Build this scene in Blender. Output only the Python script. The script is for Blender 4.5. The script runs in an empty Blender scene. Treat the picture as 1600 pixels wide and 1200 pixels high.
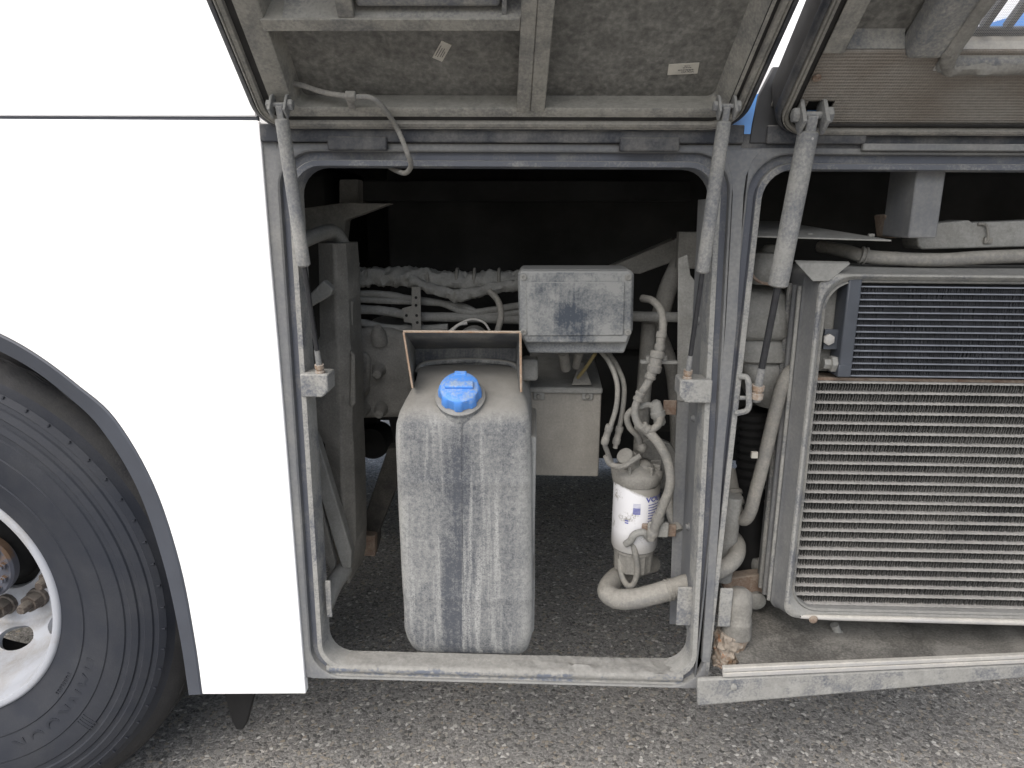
import bpy, bmesh, math, random
from mathutils import Vector, Matrix, noise
random.seed(7)
R = math.radians
sc = bpy.context.scene
col = sc.collection

# ------------------------------------------------------------------ camera, sky, sun, exposure
CAM_D, CAM_Z = 1.28, 1.365
PITCH, YAW, ROLL = 13.5, 1.8, 0.4
FPX = 1109.0                                     # focal length in pixels of a 1600 px wide picture
cam_rot = Matrix.Rotation(R(YAW), 3, 'Z') @ Matrix.Rotation(R(90 - PITCH), 3, 'X') @ Matrix.Rotation(R(ROLL), 3, 'Z')
cam_pos = Vector((0, -CAM_D, CAM_Z))
cd = bpy.data.cameras.new('camera')
cd.sensor_fit = 'HORIZONTAL'; cd.sensor_width = 36; cd.lens = 36 * FPX / 1600
cd.clip_start = .02; cd.clip_end = 500
cam = bpy.data.objects.new('camera', cd); col.objects.link(cam)
cam.matrix_world = Matrix.Translation(cam_pos) @ cam_rot.to_4x4()
sc.camera = cam

SUN_EL, SUN_AZ = 52, 205                          # azimuth of the sun: 180 is straight behind the camera (-y)
w = bpy.data.worlds.new('World'); sc.world = w; w.use_nodes = True
wn = w.node_tree.nodes; wn.clear()
sky = wn.new('ShaderNodeTexSky'); sky.sky_type = 'NISHITA'; sky.sun_disc = False
sky.sun_elevation = R(SUN_EL); sky.sun_rotation = R(SUN_AZ)
sky.air_density = 1.0; sky.dust_density = 4.0; sky.ozone_density = 1.0
bg = wn.new('ShaderNodeBackground'); bg.inputs['Strength'].default_value = .13
wo = wn.new('ShaderNodeOutputWorld')
hs = wn.new('ShaderNodeHueSaturation'); hs.inputs['Saturation'].default_value = .7      # thin overcast
w.node_tree.links.new(sky.outputs[0], hs.inputs['Color']); w.node_tree.links.new(hs.outputs[0], bg.inputs[0]); w.node_tree.links.new(bg.outputs[0], wo.inputs[0])
sd = bpy.data.lights.new('sun', 'SUN'); sd.energy = 1.3; sd.angle = R(70); sd.color = (1, .985, .95)
sun = bpy.data.objects.new('sun', sd); col.objects.link(sun)
az, el = R(SUN_AZ), R(SUN_EL)
sdir = Vector((math.sin(az) * math.cos(el), math.cos(az) * math.cos(el), math.sin(el)))
sun.rotation_euler = sdir.to_track_quat('Z', 'Y').to_euler()
sc.view_settings.view_transform = 'Standard'; sc.view_settings.look = 'None'
sc.view_settings.exposure = 0.95; sc.view_settings.gamma = 1

# ------------------------------------------------------------------ measuring helpers
def ray(px, py):
    return cam_rot @ Vector(((px - 800) / FPX, -(py - 600) / FPX, -1))
def P(px, py, Y):
    """point at depth Y (metres behind the coach's skin) measured from the photograph"""
    d = ray(px, py); return cam_pos + d * ((Y + CAM_D) / d.y)
def proj(p):
    q = cam_rot.transposed() @ (Vector(p) - cam_pos)
    return 800 + FPX * q.x / -q.z, 600 - FPX * q.y / -q.z

# ------------------------------------------------------------------ mesh builder
def catmull(pts, sub):
    pts = [Vector(p) for p in pts]
    if len(pts) < 3 or sub < 2: return pts
    out = []
    ext = [pts[0] * 2 - pts[1]] + pts + [pts[-1] * 2 - pts[-2]]
    for i in range(1, len(ext) - 2):
        p0, p1, p2, p3 = ext[i - 1:i + 3]
        for k in range(sub):
            t = k / sub
            out.append(.5 * ((2 * p1) + (p2 - p0) * t + (2 * p0 - 5 * p1 + 4 * p2 - p3) * t * t + (3 * p1 - p0 - 3 * p2 + p3) * t ** 3))
    return out + [pts[-1]]

class MB:
    def __init__(self): self.v = []; self.f = []
    def add(self, vs, fs):
        b = len(self.v); self.v += [Vector(p) for p in vs]; self.f += [[i + b for i in f] for f in fs]; return self
    def hexa(self, p):
        return self.add(p, [(0, 1, 2, 3), (7, 6, 5, 4), (0, 4, 5, 1), (1, 5, 6, 2), (2, 6, 7, 3), (3, 7, 4, 0)])
    def box(self, a, b):
        x0, y0, z0 = a; x1, y1, z1 = b
        return self.hexa([(x0, y0, z0), (x1, y0, z0), (x1, y1, z0), (x0, y1, z0), (x0, y0, z1), (x1, y0, z1), (x1, y1, z1), (x0, y1, z1)])
    def obox(self, c, ax, h):
        c = Vector(c); a, b, d = [Vector(q) * s for q, s in zip(ax, h)]
        return self.hexa([c - a - b - d, c + a - b - d, c + a + b - d, c - a + b - d, c - a - b + d, c + a - b + d, c + a + b + d, c - a + b + d])
    def prism(self, poly, vec):
        n = len(poly); vec = Vector(vec); q = [Vector(p) for p in poly]
        return self.add(q + [p + vec for p in q], [list(range(n)), list(range(n, 2 * n))[::-1]] + [(i, (i + 1) % n, n + (i + 1) % n, n + i) for i in range(n)])
    def plate(self, poly, th):
        q = [Vector(p) for p in poly]; nrm = Vector()
        for i in range(len(q)): nrm += q[i].cross(q[(i + 1) % len(q)])
        nrm = sum(((q[i] - q[0]).cross(q[(i + 1) % len(q)] - q[0]) for i in range(1, len(q) - 1)), Vector()).normalized()
        if nrm.y < 0: nrm = -nrm                   # thickness goes into the coach
        return self.prism(q, nrm * th)
    def loft(self, loops, closed=True, cap0=False, cap1=False):
        n = len(loops[0]); vs = [p for l in loops for p in l]; fs = []
        for k in range(len(loops) - 1):
            for i in range(n if closed else n - 1):
                j = (i + 1) % n; fs.append((k * n + i, k * n + j, (k + 1) * n + j, (k + 1) * n + i))
        if cap0: fs.append(list(range(n))[::-1])
        if cap1: fs.append([(len(loops) - 1) * n + i for i in range(n)])
        return self.add(vs, fs)
    def tube(self, pts, r, seg=12, sub=8, ribs=0, lump=0, rough=0):
        rr = r if isinstance(r, (list, tuple)) else None
        n0 = len(pts); q = catmull(pts, sub); loops = []; up = Vector((.13, .21, 1)).normalized(); pn = None
        for i, p in enumerate(q):
            t = (q[min(i + 1, len(q) - 1)] - q[max(i - 1, 0)]).normalized()
            if pn is None: pn = t.cross(up).normalized() if abs(t.dot(up)) < .95 else t.cross(Vector((1, 0, 0))).normalized()
            pn = (pn - t * pn.dot(t)).normalized(); bn = t.cross(pn)
            if rr:
                u = i / max(1, len(q) - 1) * (n0 - 1); k = min(int(u), n0 - 2); rad = rr[k] + (rr[k + 1] - rr[k]) * (u - k)
            else: rad = r
            if ribs and i % 2: rad *= 1 - ribs
            lp = []
            for s in range(seg):
                a = 2 * math.pi * s / seg; d = pn * math.cos(a) + bn * math.sin(a)
                rd = rad
                if lump: rd *= 1 + lump * noise.noise((p + d * rad) * 45) + lump * .6 * noise.noise((p + d * rad) * 120)
                lp.append(p + d * rd)
            loops.append(lp)
        return self.loft(loops, True, True, True)
    def lathe(self, o, ax, prof, seg=32, cap0=True, cap1=True, mod=None):
        o = Vector(o); ax = Vector(ax).normalized()
        u = ax.cross(Vector((1, 0, 0)) if abs(ax.x) < .9 else Vector((0, 0, 1))).normalized(); v = ax.cross(u)
        loops = []
        for k, (r, h) in enumerate(prof):
            loops.append([o + ax * h + (u * math.cos(a) + v * math.sin(a)) * (r * (mod(k, a) if mod else 1)) for a in [2 * math.pi * s / seg for s in range(seg)]])
        return self.loft(loops, True, cap0, cap1)
    def cyl(self, a, b, r, seg=14, r2=None):
        a = Vector(a); b = Vector(b); d = b - a
        return self.lathe(a, d, [(r, 0), (r2 or r, d.length)], seg)
    def hexnut(self, a, d, r, h):
        return self.lathe(a, d, [(r, 0), (r, h * .8), (r * .8, h)], 6)
    def lumps(self, amp, sc_):
        for i, p in enumerate(self.v):
            self.v[i] = p + noise.noise_vector(p * sc_) * amp + noise.noise_vector(p * sc_ * 2.7) * amp * .5
        return self
    def build(self, name, mat, parent=None, bevel=0, smooth=40, seg=2, sub=0):
        me = bpy.data.meshes.new(name)
        off = parent_loc(parent)
        me.from_pydata([p - off for p in self.v], [], self.f)
        bm = bmesh.new(); bm.from_mesh(me); bmesh.ops.recalc_face_normals(bm, faces=bm.faces); bm.to_mesh(me); bm.free()
        if smooth:
            me.polygons.foreach_set('use_smooth', [True] * len(me.polygons))
            me.set_sharp_from_angle(angle=R(smooth))
        me.materials.append(mat)
        o = bpy.data.objects.new(name, me); col.objects.link(o)
        if parent: o.parent = parent
        if bevel:
            m = o.modifiers.new('bevel', 'BEVEL'); m.width = bevel; m.segments = seg; m.limit_method = 'ANGLE'; m.angle_limit = R(35); m.harden_normals = False
        if sub:
            m = o.modifiers.new('sub', 'SUBSURF'); m.levels = sub; m.render_levels = sub
        return o

def parent_loc(p):
    v = Vector()
    while p: v += p.location; p = p.parent
    return v
def thing(name, label, cat, loc, group=None):
    o = bpy.data.objects.new(name, None); col.objects.link(o); o.location = loc; o.empty_display_size = .05
    o['label'] = label; o['category'] = cat
    if group: o['group'] = group
    return o
def tag(o, label=None, cat=None, group=None, kind=None):
    for k, v in (('label', label), ('category', cat), ('group', group), ('kind', kind)):
        if v: o[k] = v
    return o

# ------------------------------------------------------------------ materials
class N:
    def __init__(self, name):
        self.m = bpy.data.materials.new(name); self.m.use_nodes = True; self.t = self.m.node_tree
        self.b = self.t.nodes['Principled BSDF']; self.tc = None
    def n(self, typ, **kw):
        x = self.t.nodes.new(typ)
        for k, v in kw.items(): setattr(x, k, v)
        return x
    def l(self, a, b): self.t.links.new(a, b)
    def obj(self):
        if not self.tc: self.tc = self.n('ShaderNodeTexCoord')
        return self.tc.outputs['Object']
    def noise(self, scale, detail=6, rough=.6, stretch=None, dist=0):
        x = self.n('ShaderNodeTexNoise'); x.inputs['Scale'].default_value = scale; x.inputs['Detail'].default_value = detail
        x.inputs['Roughness'].default_value = rough; x.inputs['Distortion'].default_value = dist
        if stretch:
            mp = self.n('ShaderNodeMapping'); mp.inputs['Scale'].default_value = stretch
            self.l(self.obj(), mp.inputs[0]); self.l(mp.outputs[0], x.inputs['Vector'])
        else: self.l(self.obj(), x.inputs['Vector'])
        return x.outputs['Fac']
    def math(self, op, a, b=None, clamp=False):
        x = self.n('ShaderNodeMath', operation=op, use_clamp=clamp)
        for i, q in enumerate((a, b)):
            if q is None: continue
            if isinstance(q, (int, float)): x.inputs[i].default_value = q
            else: self.l(q, x.inputs[i])
        return x.outputs[0]
    def rng(self, v, a, b, c=0., d=1.):
        x = self.n('ShaderNodeMapRange'); x.clamp = True
        for i, q in zip((1, 2, 3, 4), (a, b, c, d)): x.inputs[i].default_value = q
        self.l(v, x.inputs[0]); return x.outputs[0]
    def mix(self, f, a, b, blend='MIX'):
        x = self.n('ShaderNodeMix', data_type='RGBA', blend_type=blend)
        for i, q in ((0, f), (6, a), (7, b)):
            if isinstance(q, (int, float)): x.inputs[i].default_value = q
            elif isinstance(q, (tuple, list)): x.inputs[i].default_value = (*q[:3], 1)
            else: self.l(q, x.inputs[i])
        return x.outputs[2]
    def col(self, c):
        if isinstance(c, (tuple, list)): self.b.inputs['Base Color'].default_value = (*c[:3], 1)
        else: self.l(c, self.b.inputs['Base Color'])
    def rough(self, r, metal=0, spec=None):
        if isinstance(r, (int, float)): self.b.inputs['Roughness'].default_value = r
        else: self.l(r, self.b.inputs['Roughness'])
        self.b.inputs['Metallic'].default_value = metal
        if spec is not None: self.b.inputs['Specular IOR Level'].default_value = spec
    def bump(self, h, s=.3, d=.002):
        x = self.n('ShaderNodeBump'); x.inputs['Strength'].default_value = s; x.inputs['Distance'].default_value = d
        self.l(h, x.inputs['Height']); self.l(x.outputs[0], self.b.inputs['Normal'])

def plain(name, c, rough=.5, metal=0, var=.15, sc_=20, bump=0, spec=None):
    m = N(name); f = m.noise(sc_, 6)
    m.col(m.mix(m.rng(f, .3, .7), [q * (1 - var) for q in c], [min(1, q * (1 + var)) for q in c])); m.rough(rough, metal, spec)
    if bump: m.bump(m.noise(sc_ * 8, 4), bump, .001)
    return m.m

DUST = (.25, .249, .234)
STEEL = (.075, .083, .1)
def dusty(name, base=STEEL, dust=DUST, amt=.6, sc_=9, fine=.35, streak=0, up=.35, soft=.1, rough=.85, bump=.35, rust=0, clean=None, grain=220, baserough=.45, spec=.25):
    m = N(name)
    v = m.noise(sc_, 9, .62, dist=.3)
    fi = m.noise(grain, 3, .6)
    v = m.math('ADD', v, m.math('MULTIPLY', m.math('SUBTRACT', fi, .5), fine))
    if streak:
        s1 = m.noise(1, 5, .6, (70, 70, 2.2)); s2 = m.noise(1, 4, .6, (190, 190, 9))
        v = m.math('ADD', v, m.math('MULTIPLY', m.math('SUBTRACT', m.math('ADD', m.math('MULTIPLY', s1, .65), m.math('MULTIPLY', s2, .35)), .5), streak))
    if up:
        g = m.n('ShaderNodeNewGeometry'); sp = m.n('ShaderNodeSeparateXYZ'); m.l(g.outputs['Normal'], sp.inputs[0])
        v = m.math('ADD', v, m.math('MULTIPLY', m.rng(sp.outputs[2], .15, .8), up))
    if clean:                                       # spray dirt thins out above this height
        cz = m.n('ShaderNodeSeparateXYZ'); m.l(m.obj(), cz.inputs[0]); v = m.math('SUBTRACT', v, m.rng(cz.outputs[2], clean[0], clean[1], 0, .3))
    th = .5 + (.5 - amt) * .5
    f = m.rng(v, th - soft, th + soft)
    tone = m.math('ADD', m.math('MULTIPLY', m.noise(sc_ * 2.7, 8, .68), .62), m.math('MULTIPLY', fi, .38)); lo = [q * .74 for q in dust]; hi = [q * 1.2 for q in dust]
    c = m.mix(f, base, m.mix(m.rng(tone, .3, .7), lo, hi))
    if rust:
        rn = m.noise(sc_ * 1.7, 8, .7); c = m.mix(m.rng(rn, .62 - rust, .72 - rust), c, m.mix(fi, (.16, .06, .022), (.34, .16, .07)))
    m.col(c); m.rough(m.rng(f, 0, 1, baserough, rough), 0, spec)
    if bump: m.bump(m.math('ADD', v, m.math('MULTIPLY', m.noise(sc_ * 40, 3), .25)), bump, .0025)
    return m.m

M_white = N('white_gloss_paint'); M_white.col((.83, .835, .84)); M_white.rough(.28, 0, .4); M_white = M_white.m
M_blue = plain('blue_livery_paint', (.1, .27, .62), .25, var=.05)
M_frame = dusty('grey_frame_paint', (.112, .118, .13), (.205, .205, .197), amt=.53, sc_=5, fine=.25, streak=.25, up=.3, soft=.2, bump=.12, grain=160)
M_lip = dusty('dusty_frame_lip', (.105, .112, .128), (.262, .26, .245), amt=.7, sc_=16, fine=.5, soft=.12, bump=.5, clean=(1.38, 1.47))
M_sill = dusty('caked_sill', (.13, .145, .175), (.25, .246, .23), amt=.58, sc_=12, fine=.5, soft=.06, bump=.9, grain=130)
M_groove = dusty('blue_grey_seal_channel', (.09, .097, .116), (.19, .19, .185), amt=.28, sc_=12, fine=.3, soft=.12, bump=.15)
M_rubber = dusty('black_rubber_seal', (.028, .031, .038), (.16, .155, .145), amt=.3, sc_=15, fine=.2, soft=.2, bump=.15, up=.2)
M_hseal = dusty('grey_hatch_rim', (.1, .1, .098), (.235, .225, .2), amt=.66, sc_=22, fine=.4, soft=.2, bump=.3)
M_channel = plain('dark_seal_channel', (.032, .031, .03), .9, var=.3, spec=.2)
M_hpanel = dusty('mottled_hatch_panel', (.083, .081, .075), (.19, .186, .17), amt=.56, sc_=30, fine=.8, soft=.25, bump=.5, grain=120)
M_hframe = dusty('dusty_hatch_frame', (.1, .1, .1), (.25, .242, .215), amt=.7, sc_=20, fine=.4, soft=.17, bump=.35)
M_hblue = dusty('bluish_hatch_ledge', (.115, .12, .13), (.24, .235, .215), amt=.55, sc_=14, fine=.6, soft=.15, bump=.3, streak=.3)
M_dark = plain('dark_grimy_metal', (.018, .018, .018), .8, var=.4, sc_=6, bump=.4, spec=.2)
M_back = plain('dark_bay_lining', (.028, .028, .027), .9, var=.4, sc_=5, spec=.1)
M_dust = dusty('thick_grey_dust', (.15, .145, .13), DUST, amt=.8, sc_=11, fine=.3, soft=.2, bump=.5)
M_dust2 = dusty('warm_brown_dust', (.11, .106, .097), (.212, .205, .186), amt=.75, sc_=12, fine=.4, soft=.2, bump=.6)
M_hose = dusty('dusty_rubber_hose', (.14, .14, .138), (.25, .24, .215), amt=.68, sc_=30, fine=.4, soft=.25, bump=.4)
M_strut = dusty('dusty_strut_cylinder', (.095, .102, .118), (.25, .248, .234), amt=.66, sc_=9, fine=.5, soft=.17, bump=.25, streak=.2)
M_rod = plain('greased_black_rod', (.03, .031, .034), .3, .3, var=.3, sc_=60)
M_brass = dusty('brassy_end_fitting', (.22, .15, .1), (.33, .29, .25), amt=.55, sc_=60, fine=.3, bump=.3)
M_rust = dusty('rusty_steel', (.13, .075, .05), (.25, .205, .165), amt=.6, sc_=30, fine=.5, soft=.2, bump=.6)
M_rustedge = dusty('rusty_sheet_edge', (.3, .19, .12), (.4, .33, .26), amt=.5, sc_=50, fine=.4, soft=.2, bump=.3)
M_cap = dusty('blue_filler_cap', (.085, .27, .72), (.3, .38, .5), amt=.12, sc_=30, fine=.5, soft=.12, up=.16, bump=.2, rough=.6, baserough=.4, spec=.4)
M_tyre = dusty('black_tyre_rubber', (.021, .024, .032), (.04, .042, .047), amt=.3, sc_=9, fine=.4, soft=.25, up=0, bump=.2, rough=.75, baserough=.6, grain=300)
M_tread = dusty('worn_tread_rubber', (.013, .0135, .016), (.033, .033, .033), amt=.5, sc_=14, fine=.6, soft=.2, up=0, bump=.4)
M_trim = plain('dark_grey_arch_trim', (.05, .056, .07), .55, var=.12, sc_=8, bump=.15)
M_rim = dusty('silver_wheel_rim', (.33, .345, .375), (.24, .225, .2), amt=.16, sc_=9, fine=.3, soft=.15, up=.1, bump=.1, baserough=.35, rough=.6, spec=.5)
M_hub = dusty('rusty_hub', (.085, .09, .11), (.16, .105, .07), amt=.16, sc_=22, fine=.3, soft=.08, bump=.4)
M_nut = dusty('brown_wheel_nut', (.065, .052, .044), (.13, .115, .1), amt=.45, sc_=40, fine=.5, bump=.4)
M_black = plain('black_plastic', (.02, .021, .023), .45, var=.3, sc_=20, bump=.2)
M_label = plain('aged_paper_label', (.42, .4, .35), .7, var=.12, sc_=60)
M_ink = plain('faded_print', (.1, .1, .1), .8, var=.3, sc_=100)
M_inkblue = plain('blue_print', (.1, .11, .32), .7, var=.2, sc_=100)
M_alu = dusty('bright_dusty_aluminium', (.33, .33, .335), (.4, .385, .35), amt=.5, sc_=9, fine=.4, soft=.25, bump=.35, streak=.2, baserough=.35, rough=.75, spec=.5)
M_tubebar = dusty('dusty_cooler_tube', (.21, .204, .192), (.33, .32, .302), amt=.55, sc_=14, fine=.4, soft=.25, bump=.3, spec=.4)
M_fin = dusty('dark_cooler_fin', (.03, .031, .032), (.125, .122, .114), amt=.5, sc_=6, fine=.4, soft=.25, up=.1, bump=.1)
M_oilbar = plain('oil_cooler_tube', (.19, .205, .235), .45, .2, var=.2, sc_=30)
M_oilfin = plain('oil_cooler_fin', (.03, .032, .037), .55, var=.4, sc_=25)
M_oilhead = plain('oil_cooler_header', (.055, .062, .075), .4, var=.15, sc_=12)

def junction_mat():
    m = N('run_streaked_box_lid')
    v0 = m.noise(16, 8, .62, dist=.3); fi = m.noise(260, 3, .6); s1 = m.noise(1, 6, .65, (75, 75, 3.)); s2 = m.noise(1, 4, .6, (22, 22, 5))
    se = m.n('ShaderNodeSeparateXYZ'); m.l(m.obj(), se.inputs[0])
    v = m.math('ADD', v0, m.math('MULTIPLY', m.math('SUBTRACT', fi, .5), .35))
    xm = m.rng(m.math('ABSOLUTE', m.math('ADD', se.outputs[0], .012)), .02, .075, 1, 0); zm = m.math('MULTIPLY', m.rng(m.math('ADD', se.outputs[2], m.math('MULTIPLY', m.math('SUBTRACT', s2, .5), .16)), .02, .06), m.rng(se.outputs[2], .125, .15, 1, .35))
    run = m.math('MULTIPLY', m.math('MULTIPLY', xm, zm), m.rng(s1, .32, .62, 1.2, .25))
    v = m.math('SUBTRACT', v, m.math('MULTIPLY', run, .2))
    eg = m.math('MAXIMUM', m.rng(se.outputs[2], .012, .03, 1, 0), m.rng(m.math('ABSOLUTE', se.outputs[0]), .095, .12)); v = m.math('SUBTRACT', v, m.math('MULTIPLY', m.math('MULTIPLY', eg, m.rng(v0, .4, .6)), .16))
    g = m.n('ShaderNodeNewGeometry'); gs = m.n('ShaderNodeSeparateXYZ'); m.l(g.outputs['Normal'], gs.inputs[0])
    v = m.math('ADD', v, m.math('MULTIPLY', m.rng(gs.outputs[2], .2, .8), .4))
    f = m.rng(v, .27, .55); m.col(m.mix(f, (.055, .065, .08), (.25, .253, .245))); m.rough(.8, 0, .25); m.bump(v, .35, .002); return m.m
    return dusty('streaked_box_lid', (.06, .07, .083), (.25, .255, .25), amt=.56, sc_=11, fine=.4, streak=1.1, up=.4, soft=.16, bump=.4, grain=260)
M_jbox = junction_mat()
M_shroud = dusty('stained_shroud_steel', (.085, .09, .102), (.22, .22, .21), amt=.5, sc_=12, fine=.3, streak=.5, soft=.12, up=.5, bump=.2)
M_box = dusty('pale_dusty_sheet_box', (.17, .163, .146), (.29, .275, .245), amt=.7, sc_=7, fine=.25, soft=.25, bump=.2)

def tank_mat():
    m = N('streaked_dusty_tank_plastic')
    fi = m.noise(330, 3, .7); sp = m.noise(120, 4, .7)
    s1 = m.noise(1, 6, .62, (42, 42, 2.0)); s2 = m.noise(1, 5, .65, (150, 150, 7)); v0 = m.noise(7, 8, .6, dist=.4)
    v = m.math('ADD', m.math('MULTIPLY', s1, .36), m.math('MULTIPLY', s2, .1)); v = m.math('ADD', v, m.math('MULTIPLY', v0, .54))
    v = m.math('ADD', v, m.math('MULTIPLY', m.math('SUBTRACT', fi, .5), .5)); v = m.math('ADD', v, m.math('MULTIPLY', m.math('SUBTRACT', sp, .5), .55))
    # the washed run-off streak below the filler neck
    se = m.n('ShaderNodeSeparateXYZ'); m.l(m.obj(), se.inputs[0])
    xx = m.math('ADD', m.math('ABSOLUTE', m.math('SUBTRACT', se.outputs[0], m.math('MULTIPLY', m.math('SUBTRACT', s1, .5), .1))), 0)
    run = m.rng(xx, .004, .05, 1, 0); hz = m.rng(se.outputs[2], .47, .52, 1, 0)
    v = m.math('SUBTRACT', v, m.math('MULTIPLY', m.math('MULTIPLY', run, hz), .14))
    edge = m.rng(m.math('ABSOLUTE', se.outputs[0]), .105, .14)
    v = m.math('ADD', v, m.math('MULTIPLY', edge, .2))
    g = m.n('ShaderNodeNewGeometry'); gs = m.n('ShaderNodeSeparateXYZ'); m.l(g.outputs['Normal'], gs.inputs[0])
    v = m.math('ADD', v, m.math('MULTIPLY', m.rng(gs.outputs[2], .25, .8), .25))
    f = m.rng(v, .32, .73)
    c = m.mix(f, (.072, .078, .09), (.285, .287, .276)); c = m.mix(m.math('MULTIPLY', m.rng(s1, .54, .66), m.rng(fi, .3, .6)), c, (.335, .337, .326)); c = m.mix(m.rng(gs.outputs[2], .3, .8, 0, .75), c, m.mix(m.rng(v0, .35, .65), (.2, .19, .17), (.29, .275, .245)))
    m.col(c); m.rough(.85, 0, .25); m.bump(v, .35, .002); return m.m
M_tank = tank_mat()

def filter_mat():
    m = N('dust_splashed_white_can')
    v = m.math('ADD', m.noise(22, 6, .6), m.math('MULTIPLY', m.math('SUBTRACT', m.noise(240, 3), .5), .35))
    se = m.n('ShaderNodeSeparateXYZ'); m.l(m.obj(), se.inputs[0])
    # dirty towards the right of the top and in the bottom band
    top = m.rng(m.math('ADD', m.math('ADD', se.outputs[2], m.math('MULTIPLY', se.outputs[0], .35)), m.math('MULTIPLY', v, .02)), .150, .156)
    f = m.math('MAXIMUM', m.rng(v, .58, .68), top); f = m.math('MAXIMUM', f, m.rng(se.outputs[2], .012, .05, .75, 0))
    m.col(m.mix(f, (.62, .62, .635), (.235, .225, .2))); m.rough(.5); m.bump(v, .2, .001); return m.m
M_can = filter_mat()

def perforated_mat():
    m = N('fine_ribbed_insulation')
    se = m.n('ShaderNodeSeparateXYZ'); m.l(m.obj(), se.inputs[0])
    wv = m.math('SINE', m.math('MULTIPLY', se.outputs[2], 2 * math.pi / .0036)); wx = m.math('SINE', m.math('MULTIPLY', se.outputs[0], 2 * math.pi / .004))
    h = m.math('ADD', m.math('MULTIPLY', wv, .7), m.math('MULTIPLY', wx, .25))
    n1 = m.noise(7, 7, .6); n2 = m.noise(150, 3)
    c = m.mix(m.rng(n1, .35, .7), (.3, .287, .262), (.23, .208, .18)); c = m.mix(m.rng(n2, .3, .7, 0, .35), c, (.11, .1, .085))
    c = m.mix(m.rng(m.noise(3.2, 4), .54, .7, 0, .55), c, (.13, .095, .07))
    c = m.mix(m.rng(h, -.9, -.1, .45, 0), c, (.07, .065, .055))
    m.col(c); m.rough(.9, 0, .2); m.bump(h, .5, .0012); return m.m
M_perf = perforated_mat()

def ground_mat():
    m = N('exposed_aggregate_asphalt')
    def vor(s, feat='F1'):
        x = m.n('ShaderNodeTexVoronoi'); x.feature = feat; x.inputs['Scale'].default_value = s; x.inputs['Randomness'].default_value = 1
        w_ = m.n('ShaderNodeTexNoise'); w_.inputs['Scale'].default_value = s * .7; m.l(m.obj(), w_.inputs['Vector'])
        mx = m.n('ShaderNodeMix', data_type='VECTOR'); mx.inputs[0].default_value = .012
        m.l(m.obj(), mx.inputs[4]); m.l(w_.outputs['Color'], mx.inputs[5]); m.l(mx.outputs[1], x.inputs['Vector']); return x
    a = vor(105); e = vor(105, 'DISTANCE_TO_EDGE'); b = vor(250)
    sa = m.n('ShaderNodeSeparateColor'); m.l(a.outputs['Color'], sa.inputs[0])
    r = m.n('ShaderNodeValToRGB'); m.l(sa.outputs[0], r.inputs[0]); cr = r.color_ramp
    stops = [(0, (.12, .117, .111)), (.3, (.25, .243, .23)), (.5, (.36, .348, .328)), (.68, (.4, .38, .345)), (.8, (.44, .38, .3)), (.9, (.56, .53, .48)), (1, (.8, .78, .74))]
    cr.elements[0].position = 0; cr.elements[0].color = (*stops[0][1], 1); cr.elements[1].position = 1; cr.elements[1].color = (*stops[-1][1], 1)
    for p, c in stops[1:-1]: q = cr.elements.new(p); q.color = (*c, 1)
    sb = m.n('ShaderNodeSeparateColor'); m.l(b.outputs['Color'], sb.inputs[0])
    fine = m.mix(m.rng(sb.outputs[0], .0, 1), (.15, .146, .139), (.49, .475, .447))
    gap = m.rng(e.outputs['Distance'], .02, .11)
    show = m.math('MULTIPLY', gap, m.rng(sa.outputs[1], .4, .42))
    c = m.mix(show, fine, r.outputs[0])
    c = m.mix(m.rng(m.noise(2.5, 6), .3, .75, 0, .45), c, m.mix(.5, c, (.12, .115, .105)))
    m.col(c); m.rough(.85, 0, .3)
    h = m.math('ADD', m.math('MULTIPLY', show, .7), m.math('MULTIPLY', sb.outputs[1], .35)); m.bump(h, .8, .004); return m.m
M_ground = ground_mat()

# ------------------------------------------------------------------ ground
def ground():
    g = MB()
    g.add([(-60, -60, 0), (60, -60, 0), (60, 60, 0), (-60, 60, 0)], [(0, 1, 2, 3)])
    o = g.build('ground', M_ground, smooth=0); o['kind'] = 'structure'; o['label'] = 'grey exposed aggregate asphalt yard under the coach'
ground()

# ------------------------------------------------------------------ coach body
coach = thing('coach', 'white coach side with two open service bays behind its wheel', 'bus', (0, 0, 0))
Z_HINGE = P(800, 210, 0).z
def px_loop(pts, Y, sub=1): return [P(x, y, Y) for x, y in pts]
def smooth2d(pts, sub): return [(p.x, p.y) for p in catmull([Vector((x, y, 0)) for x, y in pts], sub)]

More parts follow.
